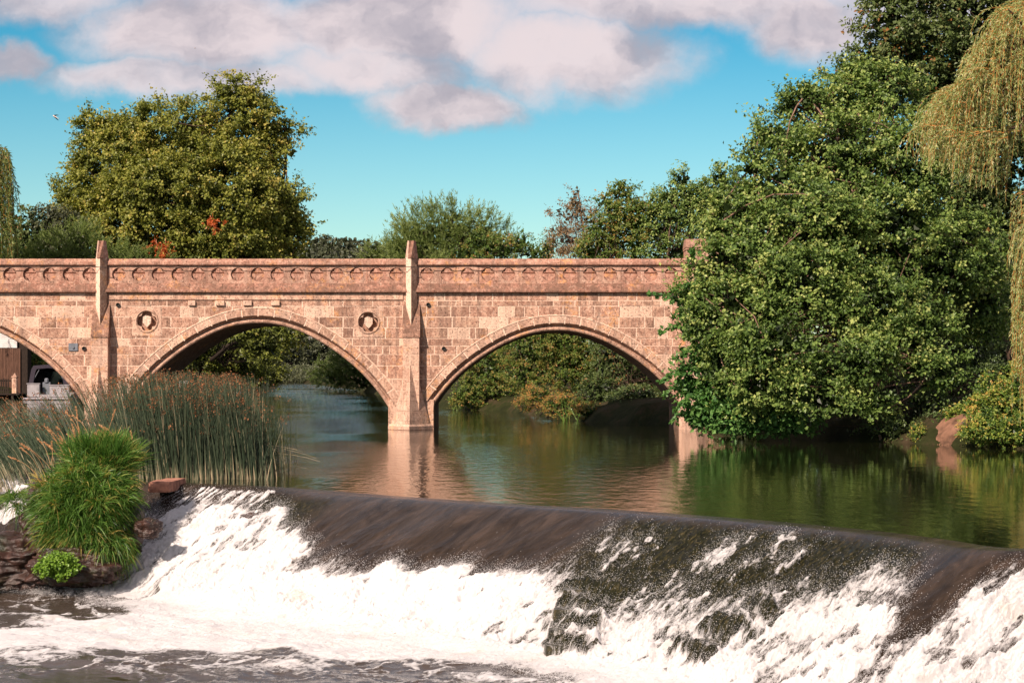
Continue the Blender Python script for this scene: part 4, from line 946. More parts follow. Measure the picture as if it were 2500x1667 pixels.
tree('alder_tree', 'tallest green tree on the skyline above the right arch', 'tree', gb(7.4, Y), P(1660, 560, Y), [BL(1665, 440, 28, 30, Y), BL(1640, 480, 38, 32, Y), BL(1690, 480, 34, 30, Y), BL(1655, 530, 62, 45, Y), BL(1600, 550, 55, 50, Y), BL(1610, 505, 40, 34, Y), BL(1715, 490, 40, 40, Y), BL(1720, 540, 50, 50, Y), BL(1650, 620, 110, 45, Y), BL(1660, 720, 120, 80, Y)], L_ALDER, dens=7, seed=47, rb=.18, n=46, cr=.34, L=.12, tone=.62, tvar=.14)
tree('alder_tree', 'loose crowned tree between the tallest skyline tree and the great alder', 'tree', gb(9.6, Y-2), P(1780, 560, Y), [BL(1760, 440, 30, 32, Y), BL(1800, 470, 34, 30, Y), BL(1735, 480, 46, 44, Y), BL(1850, 500, 50, 44, Y), BL(1755, 500, 44, 38, Y), BL(1810, 540, 50, 45, Y), BL(1780, 620, 80, 50, Y), BL(1800, 720, 110, 80, Y)], L_ALDER, dens=7, seed=48, rb=.18, n=46, cr=.34, L=.12, tone=.6, tvar=.14)
# ---- seen through the right arch
Y = 108
tree('shrub', 'rounded green bush at the left side of the right arch opening', 'shrub', gb(-.5, Y), P(1180, 960, Y), [BL(1200, 890, 65, 60, Y), BL(1150, 950, 48, 45, Y), BL(1225, 960, 60, 40, Y), BL(1130, 975, 30, 24, Y)], L_MIX, dens=13, seed=51, rb=.08, n=30, cr=.25, L=.10, tone=.50, tvar=.16)
Y = 98
tree('shrub', 'tall green bush filling the top of the right arch opening', 'shrub', gb(2.6, Y), P(1330, 900, Y), [BL(1300, 850, 80, 50, Y), BL(1380, 830, 80, 60, Y), BL(1290, 910, 60, 50, Y), BL(1400, 900, 80, 60, Y), BL(1345, 790, 70, 50, Y), BL(1480, 830, 70, 60, Y), BL(1560, 860, 80, 70, Y), BL(1450, 900, 60, 60, Y)], L_MIX, dens=14, seed=52, rb=.08, n=30, cr=.24, L=.09, tone=.54, tvar=.18)
tree('shrub', 'tan and orange flowering scrub at the waterline under the right arch', 'shrub', gb(2.4, Y-7), P(1300, 980, Y-7), [BL(1320, 970, 50, 30, Y-9), BL(1290, 985, 32, 18, Y-4), BL(1370, 990, 55, 28, Y-12), BL(1440, 1005, 40, 20, Y-14)], L_MIX, dens=20, seed=53, rb=.05, n=28, cr=.18, L=.07, tone=.82, tvar=.15)
tree('shrub', 'dark ivy covered bush against the right side of the right arch', 'shrub', gb(5.2, 88), P(1500, 900, 88), [BL(1500, 880, 60, 60, 88), BL(1470, 960, 60, 50, 86), BL(1560, 900, 70, 70, 90), BL(1560, 980, 70, 40, 84), BL(1630, 940, 60, 80, 88)], L_DARK, dens=11, seed=54, rb=.08, n=30, cr=.25, L=.10, tone=.5, tvar=.15)
# sedge blades in front of it
fo = Fol(); r = np.random.default_rng(55)
n = 70; b0 = np.stack([r.uniform(bx(1370), bx(1430), n)*1.20, np.full(n, 86.)+r.normal(0, .4, n), np.zeros(n)], 1); k = 5; f = np.linspace(0, 1, k)[None, :, None]
d = np.stack([r.normal(0, .5, n), r.normal(0, .3, n), r.uniform(.8, 1.5, n)], 1)[:, None]; Pp = b0[:, None]+d*f+np.array([0, 0, -.35])*f**2
fo.strip(Pp, np.linspace(.035, .006, k)[None]*np.ones((n, 1)), r.uniform(.5, .9, n)); o = fo.build('sedge', L_GRASS); tag(o, 'upright pale sedge blades at the waterline beneath the right arch', 'sedge')
# ---- seen through the middle arch
Y = 205
tree('willow_shrub', 'low spreading willow on the right bank seen through the middle arch', 'shrub', gb(-14.5, Y), P(870, 930, Y), [BL(870, 890, 60, 40, Y), BL(820, 925, 42, 28, Y), BL(890, 930, 60, 26, Y), BL(790, 905, 30, 24, Y+30), BL(930, 900, 60, 50, Y)], L_WSHRUB, 'feather', dens=3.2, seed=61, rb=.15, n=45, sl=.9, L=.32, tone=.36, up=.1)
for i, (px_, Yf, hh, lab, tn) in enumerate([(700, 385, 120, 'dark far tree on the left of the distant river bend', .45), (745, 400, 110, 'pale rounded far tree in the middle of the river bend', .62), (800, 390, 120, 'dark far tree below the white house', .5), (860, 380, 120, 'far tree right of the white house', .5), (920, 370, 130, 'far tree hidden mostly by the middle arch ring', .45), (650, 380, 130, 'deep green far tree behind the overhanging boughs', .4)]):
    b = [BL(px_, 905-hh*.45, 30, hh*.42, Yf), BL(px_-14, 905-hh*.2, 30, hh*.3, Yf), BL(px_+14, 905-hh*.1, 30, hh*.33, Yf)]
    tree('broadleaf_tree', lab, 'tree', (float(P(px_, 905, Yf)[0]), Yf, .3), P(px_, 905-hh*.3, Yf), b, L_FAR, dens=.9, seed=62+i, rb=.3, twigs=4, n=32, cr=.9, L=.5, tone=tn, group='trees round the far river bend')
fo = Fol(); r = np.random.default_rng(70); C = np.stack([r.uniform(-46, -24, 900), r.uniform(330, 372, 900), r.uniform(.3, 2.8, 900)], 1); broad(fo, C, unit(r.normal(size=C.shape)), r, 24, .6, .4, .5, tone=.75)
o = fo.build('bank_scrub', L_FAR); tag(o, 'strip of pale green scrub along the far river bend', 'scrub', kind='stuff')
Y = 160
tree('broadleaf_tree', 'dark tree with overhanging sunlit boughs on the left bank inside the middle arch', 'tree', gb(-29.5, 172), P(560, 840, Y), [BL(600, 800, 80, 35, Y), BL(560, 850, 90, 50, Y+6), BL(640, 850, 55, 35, Y), BL(690, 815, 35, 22, Y), BL(500, 880, 70, 50, Y+6), BL(640, 915, 60, 25, Y+15), BL(580, 900, 80, 30, Y+8)], L_OLIVE, dens=2.4, seed=71, rb=.3, bark=DWOOD, n=34, cr=.6, L=.26, tone=.25)
mb = MB(); hc = P(790, 850, 430); X0 = hc[0]
hs = empty('white_house', (X0, 432, 0), 'white house with dark windows showing above the far trees', 'house')
mb.box(X0-3.4, X0+5, 430, 438, 1, hc[2]+3.2, b=.03); mb.build('wall', WHITE, hs)
mb = MB(); zt = hc[2]+3.2; mb.add([(X0-3.8, 429.5, zt), (X0+5.4, 429.5, zt), (X0+5.4, 438.5, zt), (X0-3.8, 438.5, zt), (X0-3.8, 434, zt+3), (X0+5.4, 434, zt+3)], [(0, 1, 5, 4), (2, 3, 4, 5), (0, 4, 3), (1, 2, 5), (0, 3, 2, 1)]); mb.build('roof', DWOOD, hs)
for zz_ in (-1.3, 1.2):
    for xx in (-2.4, -.4, 1.8):
        mb = MB(); mb.box(X0+xx, X0+xx+.9, 429.93, 430.05, hc[2]+zz_, hc[2]+zz_+1.2); mb.build('window', WINDOW, hs)
# jetty rail and small white boat through the arch
jt = empty('jetty', (P(550, 955, 165)[0], 165, 0), 'pale wooden jetty with a rail low by the reeds', 'jetty')
jx = jt.location[0]
mb = MB(); mb.box(jx-1.3, jx+1.3, 164.6, 165.8, .22, .36, b=.01); mb.build('deck', WHITE, jt)
mb = MB(); mb.box(jx-1.3, jx+1.3, 164.5, 164.58, .02, .14, b=.01); mb.build('fender_board', WOOD, jt)
for xx in (-1.15, -.4, .4, 1.15):
    mb = MB(); mb.tube([(jx+xx, 164.7, -1), (jx+xx, 164.7, .24)], .06, 8); mb.build('post', WOOD, jt)
bt = empty('rowing_boat', (P(458, 935, 160)[0], 160, 0), 'small white boat half hidden by reed heads', 'boat'); X0 = bt.location[0]
def hullpts(L, W, H, n=14):
    vs = []; fs = []
    for i in range(n):
        u_ = i/(n-1); w_ = W/2*(1-(max(0, u_-.35)/.65)**2.2); sh = H*(1+.25*u_*u_)
        vs += [(-w_, u_*L, sh), (-w_*.85, u_*L, .12+.1*u_**3), (0, u_*L, .0+.25*u_**4), (w_*.85, u_*L, .12+.1*u_**3), (w_, u_*L, sh)]
    for i in range(n-1):
        for j in range(4): fs.append((i*5+j, i*5+j+1, i*5+j+6, i*5+j+5))
    fs.append((4, 3, 2, 1, 0)); return np.array(vs), fs
hv, hf = hullpts(2.8, 1.3, .5)
rot = R(70); hv2 = np.stack([hv[:, 0]*math.cos(rot)-hv[:, 1]*math.sin(rot)+X0+1.2, hv[:, 0]*math.sin(rot)+hv[:, 1]*math.cos(rot)+160, hv[:, 2]*1.3+.0], 1)
mb = MB(); mb.add(hv2, hf); mb.build('hull', WHITE, bt, fix=True)
mb = MB(); mb.box(X0-.7, X0+.3, 159.9, 160.7, .5, 1.35, b=.12); mb.build('cabin', WHITE, bt)
BOATW = simple('boat_gelcoat', (.34, .31, .32), (.24, .22, .23), 3, .4, .4)
# ---- cabin cruiser in the left arch
Yb = 146.; c0 = P(118, 970, Yb); X0 = c0[0]; K = Yb/F
cb = empty('cabin_boat', (X0, Yb, 0), 'moored white cabin boat with dark canvas canopy seen through the left arch', 'boat')
hv, hf = hullpts(6.2, 3.2, .55); hv[:, 2] -= .15
mb = MB(); mb.add(hv+np.array([X0+.1, Yb, 0]), hf); mb.build('hull', BOATW, cb, fix=True)
mb = MB(); mb.box(X0-1.75, X0+1.8, Yb-.55, Yb-.02, .02, .16, b=.04); mb.build('swim_platform', BOATW, cb)
for xa, xb, zt in [(-1.55, -.62, 1.15), (.1, 1.55, 1.05)]:
    mb = MB(); mb.box(X0+xa, X0+xb, Yb-.06, Yb+.12, .18, zt, b=.05); mb.box(X0+xa-.04, X0+xb+.04, Yb-.1, Yb+.2, zt, zt+.07, b=.02); mb.build('stern_panel', BOATW, cb)
mb = MB(); mb.box(X0-.55, X0+.05, Yb+.5, Yb+.7, .25, 1.3, b=.04); mb.box(X0-.4, X0-.1, Yb+.4, Yb+.7, 1.2, 1.6, b=.08); mb.build('helm_seat', METAL, cb)
zc_ = 2.55; mb = MB(); prof = []
vs = []; sec = [(0, 1.15, zc_-.25), (0, 1.22, zc_), (3.2, 1.1, zc_+.02), (4.2, 1.0, 1.2)]
ring_ = lambda hw, zt, yq: [(X0-hw*1.28, Yb+yq, .6), (X0-hw*1.02, Yb+yq, zt-.30), (X0-hw*.9, Yb+yq, zt-.04), (X0, Yb+yq, zt+.04), (X0+hw*.9, Yb+yq, zt-.04), (X0+hw*1.02, Yb+yq, zt-.30), (X0+hw*1.28, Yb+yq, .6)]
for hw, zt, yq in [(1.22, zc_, .0), (1.22, zc_+.03, 1.4), (1.15, zc_, 2.8), (1.05, 1.7, 4.0)]: vs += ring_(hw, zt, yq)
fs = [(i*7+j, i*7+j+1, (i+1)*7+j+1, (i+1)*7+j) for i in range(3) for j in range(6)]
mb.add(vs, fs); a, b = ring_(1.22, zc_, -.005), ring_(.95, zc_-.25, -.005)
mb.add(a+b, [(j, j+1, j+8, j+7) for j in range(6)]); mb.build('canopy', CANVAS, cb)
mb = MB(); mb.box(X0-.95, X0+.95, Yb+2.9, Yb+3.0, 1., 2.1, b=.03); mb.build('windscreen', WINDOW, cb)
for s_ in (-1, 1):
    mb = MB(); mb.tube([(X0+s_*1.3, Yb+.02, 1.1), (X0+s_*.7, Yb+.1, 2.2)], .025, 6); mb.build('canopy_pole', METAL, cb)
# landing stage with picket fence, stone post, boathouse
Yj = 150.; j0 = P(0, 970, Yj)
st_p = P(36, 960, Yj-1)
ps = empty('stone_post', (st_p[0], Yj-1, .3), 'carved stone post with pointed cap on the dark landing stage', 'post')
mb = MB(); z0p, z1p = CZ+(HY-960)/F*Yj, CZ+(HY-922)/F*Yj; mb.box(st_p[0]-.17, st_p[0]+.17, Yj-1.2, Yj-.8, z0p, z1p, (.7, .3, 0), .02); mb.box(st_p[0]-.10, st_p[0]+.10, Yj-1.23, Yj-1.2, z0p+.45, z1p-.1, (.5, .1, .3), .01); mb.build('shaft', STONE, ps)
mb = MB(); mb.box(st_p[0]-.21, st_p[0]+.21, Yj-1.24, Yj-.76, z1p, z1p+.12, (.5, .1, .4), .02); mb.add([(st_p[0]-.15, Yj-1.15, z1p+.12), (st_p[0]+.15, Yj-1.15, z1p+.12), (st_p[0]+.15, Yj-.85, z1p+.12), (st_p[0]-.15, Yj-.85, z1p+.12), (st_p[0], Yj-1, z1p+.38)], [(0, 1, 4), (1, 2, 4), (2, 3, 4), (3, 0, 4)], (.5, .1, .4)); mb.build('cap', STONE, ps)
ls = empty('landing_stage', (st_p[0]-1.5, Yj, 0), 'dark timber landing stage under the left arch', 'landing stage')
mb = MB(); mb.box(j0[0]-6, P(60, 970, Yj)[0], Yj-1.5, Yj+6, z0p-.12, z0p, b=.02); mb.build('deck', DWOOD, ls)
for xx in np.arange(j0[0]-6, P(60, 970, Yj)[0], 1.2):
    mb = MB(); mb.box(xx, xx+.18, Yj-1.45, Yj-1.27, -1.5, z0p-.12, b=.01); mb.build('post', DWOOD, ls)
pf = empty('picket_fence', (st_p[0]-2, Yj-.9, z0p), 'dark picket fence left of the stone post', 'fence')
mb = MB()
for xx in np.arange(j0[0]-6, st_p[0]-.4, .17): mb.box(xx, xx+.10, Yj-.95, Yj-.91, z0p, CZ+(HY-924)/F*Yj+rng.uniform(-.04, .04), b=.005)
mb.build('pickets', DWOOD, pf)
mb = MB(); mb.box(j0[0]-6, st_p[0]-.3, Yj-.90, Yj-.84, z0p+.9, z0p+1.0); mb.box(j0[0]-6, st_p[0]-.3, Yj-.90, Yj-.84, z0p+.2, z0p+.3); mb.build('rail', DWOOD, pf)
bh = empty('boathouse', (j0[0]-2, Yj+3, z0p), 'boathouse with reed screen wall and white boards above', 'boathouse'); xr_ = P(28, 900, Yj)[0]
mb = MB()
for xx in np.arange(j0[0]-6, xr_, .055): mb.tube([(xx, Yj+2.8+rng.normal(0, .01), z0p), (xx+rng.normal(0, .01), Yj+2.8, CZ+(HY-849)/F*Yj)], .03, 5, cap=False)
mb.build('reed_screen', WOOD, bh)
mb = MB()
for k, zz_ in enumerate(np.arange(CZ+(HY-848)/F*Yj, CZ+(HY-800)/F*Yj, .16)): mb.box(j0[0]-6, P(18, 900, Yj)[0], Yj+2.9, Yj+2.95+.03, zz_+.01, zz_+.155)
mb.build('white_boards', WHITE, bh)
mb = MB(); mb.box(j0[0]-6, xr_+.05, Yj+3.1, Yj+6, z0p, CZ+(HY-800)/F*Yj); mb.box(xr_, xr_+.5, Yj+2.9, Yj+3.3, z0p, CZ+(HY-838)/F*Yj); mb.build('frame', DWOOD, bh)
tree('shrub', 'green shrub behind the boat inside the left arch', 'shrub', gb(-42.5, 158), P(70, 890, 158), [BL(70, 880, 42, 38, 158), BL(100, 900, 40, 35, 158), BL(55, 930, 30, 24, 156), BL(140, 890, 40, 40, 160)], L_MIX, dens=4, seed=81, rb=.1, n=30, cr=.4, L=.2, tone=.4)
tree('broadleaf_tree', 'dark tree behind the boathouse and boat in the left arch', 'tree', gb(-45, 168), P(60, 850, 168), [BL(40, 850, 80, 80, 168), BL(140, 860, 80, 60, 170), BL(220, 880, 80, 60, 172), BL(320, 890, 80, 60, 174)], L_DARK, dens=1.6, seed=82, rb=.3, n=30, cr=.6, L=.3, tone=.3)
for i, (x_, y_, h_, lb) in enumerate([(-52, 150, 11, 'tall tree on the left bank outside the left edge of the picture'), (-58, 185, 13, 'broad tree on the left bank farther out to the left'), (-49, 118, 9, 'round tree on the near left bank beyond the left arch')]):
    b = [(np.array([x_, y_, h_*.62]), np.array([4.2, 3.6, h_*.30])), (np.array([x_-2.4, y_+1, h_*.42]), np.array([3.6, 3., h_*.28])), (np.array([x_+2.6, y_-1, h_*.38]), np.array([3.4, 3., h_*.26]))]
    tree('broadleaf_tree', lb, 'tree', gb(x_, y_), np.array([x_, y_, h_*.5]), b, L_DARK, dens=1.6, seed=160+i, rb=.3, twigs=6, n=36, cr=.7, L=.32, tone=.5)
#PART4
# ------------------------------------------------------------------ right bank trees
Y = 62
I_b = [BL(*q, Y, .75, dy) for *q, dy in [(2150, 235, 105, 75, 3), (2050, 270, 90, 70, 3), (1975, 232, 46, 30, 2), (1935, 262, 30, 30, 2), (1925, 345, 60, 50, 1.5), (1870, 330, 34, 24, 1.5), (2060, 390, 130, 95, 1), (1845, 405, 44, 32, 0), (2230, 400, 110, 100, 1), (1900, 470, 90, 70, 0),
     (1985, 540, 120, 90, -1), (2160, 560, 130, 100, 0), (1800, 530, 60, 45, 0), (1750, 560, 34, 28, 0), (1850, 610, 95, 75, -1), (1760, 640, 60, 50, -1), (1730, 700, 66, 50, -1), (1680, 725, 34, 26, -1.5), (1960, 700, 130, 85, -2), (2130, 740, 130, 85, -1.5), (2280, 640, 100, 120, 1), (1810, 760, 100, 70, -2),
     (1740, 800, 60, 45, -2), (1900, 850, 110, 60, -3), (2080, 880, 110, 55, -3), (2230, 820, 90, 70, -1), (2370, 620, 90, 90, 2), (2280, 895, 80, 40, -1.5), (1990, 960, 110, 42, -3), (1870, 940, 90, 50, -3), (2110, 985, 70, 34, -2.5), (2390, 760, 80, 70, 3), (1790, 880, 70, 50, -2)]]
bI = gb(12.0, 66.)
tree('alder_tree', 'great glossy green alder covering the right end of the bridge and leaning over the water', 'tree', bI, P(2080, 620, 64), I_b, L_ALDER, dens=6.3, seed=101, corek=1.4, rb=.34, twigs=20, n=78, cr=.46, L=.122, asp=.68, tone=.56, tvar=.21, shoot=.5, inner=.05, rough=.42, bark=BARKP)
Y = 76
J_b = [BL(*q, Y, .8, dy) for *q, dy in [(2300, 40, 140, 100, 0), (2180, 60, 80, 70, 0), (2165, 0, 50, 40, 0), (2120, 150, 60, 36, 0), (2070, 195, 46, 18, 0), (2200, 170, 110, 70, 0), (2420, 90, 130, 110, 0), (2330, 220, 130, 100, 1), (2480, 260, 110, 120, 0), (2300, -80, 160, 90, 1), (2450, -60, 130, 90, 1), (2430, 400, 120, 100, 1), (2560, 120, 120, 160, 1), (2350, 500, 120, 110, 2), (2480, 620, 100, 130, 2)]]
tree('broadleaf_tree', 'tallest dark green tree behind the alder cut by the top edge', 'tree', gb(20.5, 80), P(2380, 300, 79), J_b, L_DARK, dens=3.6, seed=102, rb=.4, twigs=14, n=70, cr=.6, L=.15, asp=.75, tone=.60, tvar=.14, rough=.3, inner=.1)
Y = 61
def haz_extra(fol, r):
    # long leafy sprays reaching out over the arch
    for (a, b, c, d) in [((1700, 760), (1585, 722), 34, 0), ((1720, 800), (1608, 815), 40, 0), ((1700, 820), (1640, 775), 26, 0), ((1720, 900), (1610, 935), 46, 0), ((1720, 930), (1625, 965), 34, 0), ((1730, 960), (1650, 1000), 40, 0), ((1740, 990), (1640, 1030), 40, 0), ((1700, 870), (1640, 880), 24, 0), ((1760, 1010), (1680, 1020), 34, 0), ((1720, 700), (1640, 715), 26, 0), ((1690, 640), (1690, 618), 20, 0)]:
        p0, p1 = P(*a, Y-.5), P(*b, Y-.8+r.normal(0, .3)); k = c*3; f = r.uniform(0, 1, k)[:, None]; pos = p0*(1-f)+p1*f+np.array([0, 0, .14])*np.sin(f*3.1)+r.normal(size=(k, 3))*[.05, .12, .075]*(1.3-f)
        dr = unit(p1-p0); LL = .15*r.uniform(.7, 1.2, k); fol.add(pos, unit(dr+r.normal(size=(k, 3))*.7), unit(np.array([0, -.5, .8])+r.normal(size=(k, 3))*.45), LL, LL*.78, np.clip(r.normal(.62, .16, k), 0, 1))
hz_ = tree('hazel_shrub', 'large leaved bright green hazel drooping over the right arch beside the alder', 'shrub', gb(9.2, 67.5), P(1830, 900, 63), [BL(1760, 860, 80, 50, Y), BL(1720, 920, 60, 45, Y), BL(1750, 980, 75, 40, Y), BL(1830, 980, 80, 42, Y-1), BL(1720, 780, 50, 36, Y), BL(1880, 1010, 70, 28, Y-1), BL(1735, 1018, 50, 32, Y-.5), BL(1790, 1022, 60, 30, Y-.8), BL(1860, 1030, 70, 26, Y-1), BL(1940, 1035, 60, 22, Y-1), BL(1715, 1000, 26, 30, Y)], L_HAZEL, dens=9, seed=103, rb=.10, twigs=14, n=36, cr=.36, L=.145, asp=.8, tone=.55, tvar=.16, extra=haz_extra)
for i, (px_, Yf, tp_, w_, lab) in enumerate([(1900, 88, 560, 110, 'dark tree behind the alder just past the bridge end'), (2080, 92, 480, 120, 'dark tree standing in the shade behind the middle of the alder'), (2270, 90, 520, 120, 'dark tree in the gap between alder and willow'), (2470, 88, 480, 130, 'dark tree behind the hanging willow strands')]):
    tree('broadleaf_tree', lab, 'tree', gb((px_-1250)/F*Yf, Yf), P(px_, tp_+120, Yf), [BL(px_, tp_+80, w_, 90, Yf), BL(px_-20, tp_+230, w_*1.1, 120, Yf), BL(px_+20, tp_+400, w_*1.1, 130, Yf-1)], L_DARK, dens=3.2, seed=140+i, rb=.3, twigs=8, n=36, cr=.5, L=.19, tone=.36, tvar=.12)
tree('shrub', 'dark low undergrowth on the bank beneath the alder', 'shrub', gb(13.3, 63), P(2150, 1000, 64), [BL(1960, 1010, 140, 40, 72, 1), BL(2130, 1000, 140, 50, 72, 1), BL(2300, 960, 120, 70, 73, 1), BL(2000, 1000, 120, 40, 66, 1), BL(2180, 990, 110, 50, 66, 1), BL(2260, 930, 80, 90, 68, 1), BL(2120, 930, 120, 60, 69, 1), BL(2180, 1040, 60, 18, 60, 1), BL(2350, 860, 80, 110, 68, 1), BL(2400, 780, 80, 100, 72, 1), BL(2160, 1050, 60, 24, 60.5, 1), BL(2205, 1052, 44, 22, 59.5, 1), BL(2290, 1035, 34, 30, 59.5, 1), BL(2270, 1000, 60, 40, 61, 1), BL(1800, 1045, 80, 14, 66, 1), BL(2225, 1035, 45, 34, 62, 1), BL(2420, 950, 70, 60, 62, 1), BL(2290, 1010, 50, 34, 64, 1), BL(1900, 1000, 80, 40, 68, 1)], L_DARK, dens=8, seed=104, rb=.06, n=26, cr=.3, L=.10, tone=.32, tvar=.12)
tree('shrub', 'bright weedy clump at the waterline left of the bare earth slip', 'shrub', gb(13.0, 58.5), P(2250, 1060, 59), [BL(2245, 1060, 22, 16, 58.5, 1), BL(2235, 1048, 12, 14, 58.5, 1), BL(2290, 1058, 24, 12, 59.5, 1)], L_BRIGHT, dens=50, seed=105, rb=.03, n=20, cr=.14, L=.08, asp=.3, tone=.66, tvar=.2)
Y = 56
tree('shrub', 'bright yellow green bramble bank at the right edge above the water', 'shrub', gb(15.2, 57.5), P(2450, 1000, 57), [BL(2440, 1000, 70, 50, Y), BL(2500, 960, 70, 70, Y+.5), BL(2410, 1045, 60, 34, Y-1), BL(2500, 1050, 80, 34, Y-1.3), BL(2420, 950, 34, 34, Y+1), BL(2550, 1000, 60, 80, Y), BL(2390, 1000, 30, 24, Y+.5), BL(2355, 1008, 34, 18, Y+2.2), BL(2320, 1022, 22, 14, Y+2.4), BL(2375, 1062, 20, 12, Y)], L_BRIGHT, dens=30, seed=106, rb=.05, n=34, cr=.2, L=.085, asp=.6, tone=.52, tvar=.2)
# leaning stem standing in the water
o = empty('leaning_stem', tuple(G(2153, 1078)), 'thin bare leaning stem rising from the dark water under the alder', 'branch'); mb = MB(); a = G(2153, 1078)
mb.tube([a+[0, 0, -.2], a+[-.05, .1, .25], a+[-.1, .3, .6], a+[-.02, .5, 1.2], a+[.1, .9, 2.4]], [.05, .045, .04, .035, .03], 7); mb.build('wood', BARKP, o, smooth=True)
# bare earth slip
nx_, ny_ = 60, 40; ex = np.linspace(2285, 2412, nx_); ey = np.linspace(0, 1, ny_); EX, EY = np.meshgrid(ex, ey)
zt_ = .42*np.exp(-((EX-2345)/55.)**2)+.20; Ye = 57.0+EY*1.3; z_e = (-.12+zt_*EY**1.2)*1.+(fbm(EX*.06, EY*8, 5, 3, .7)-.5)*.45
z_e = np.maximum(z_e, np.where(EY > .12, bankz((EX-1250)/F*Ye, Ye)+.05-.004*np.clip(np.abs(EX-2345+40*(fbm(EX*.02, EY*5, 3, 6)-.5))-32, 0, 99), -9)); z_e = np.where(EY < .18, np.minimum(z_e, .16)+.10*(EX > 2300)*(EX < 2380)*(EY > .04), z_e)
o = mesh_np('earth_bank', np.stack([(EX.ravel()-1250)/F*Ye.ravel(), Ye.ravel(), z_e.ravel()], 1), gridf(ny_, nx_), EARTH, smooth=True); tag(o, kind='structure')
mb = MB(); a = G(2258, 1076)
mb.tube([a+[-.2, 0, -.02], a+[.1, .1, .12], a+[.3, .3, .3]], [.05, .06, .05], 6); mb.tube([a+[.15, .2, .0], a+[.2, .25, .4]], [.07, .05], 6); o = mb.build('driftwood', BARKP, None, smooth=True); tag(o, 'pale broken branch at the waterline beside the bare earth slip', 'branch')
# willow on the right
r = np.random.default_rng(110); st_ = []; Y = 47
def wtop(px_): return np.interp(px_, [2232, 2264, 2285, 2349, 2381, 2402, 2434, 2500, 2600], [361, 285, 235, 205, 145, 85, 32, 5, -20])
def wbot(px_): return np.interp(px_, [2232, 2300, 2380, 2440, 2480, 2515, 2600], [400, 430, 480, 540, 700, 980, 1000])
NB = 36
for bi in range(NB):
    bxp = r.uniform(2262, 2620); tp = wtop(bxp); bt_ = wbot(bxp); yb = tp+r.uniform(-8, 30) if bi < 18 else tp+r.random()**1.1*(bt_-tp)*.7; dyb = r.uniform(-1.8, 1.8)
    for i in range(22):
        f_ = r.random(); px_ = bxp+f_*70+r.normal(0, 9)-18; y0 = yb+r.normal(0, 9)-f_*45*(bi < 30)
        y0 = min(max(y0, wtop(px_)-12), wbot(px_-50)-60); ln = min(r.uniform(.7, 2.7), max(.45, (wbot(px_-50)-y0)*Y/F))
        st_.append((P(px_+22, y0, Y+dyb+r.normal(0, .25)), (r.uniform(-.85, -.02), r.uniform(-.4, .3), r.uniform(.05, .3)), ln))
for i in range(160):
    px_ = r.uniform(2485, 2570); y0 = r.uniform(430, 850); st_.append((P(px_, y0, Y+r.uniform(-1.2, .8)), (r.uniform(-.25, .0), r.uniform(-.2, .2), .05), r.uniform(.8, 2.)))
willow('weeping_willow', 'weeping willow with orange twigs hanging down at the right edge', gb(16.6, 50), P(2620, 250, 48), st_, L_WILLOW, r, .105, .020, .45, .0055, 30, tone=.70)
# right side beyond the frame: bank bushes so the water has something to mirror
tree('shrub', 'leafy bush on the right bank cut by the frame below the willow', 'shrub', gb(17.5, 50), P(2620, 950, 52), [BL(2620, 950, 60, 80, 52), BL(2680, 900, 80, 100, 52)], L_MIX, dens=8, seed=112, rb=.06, n=26, cr=.3, L=.10, tone=.5)

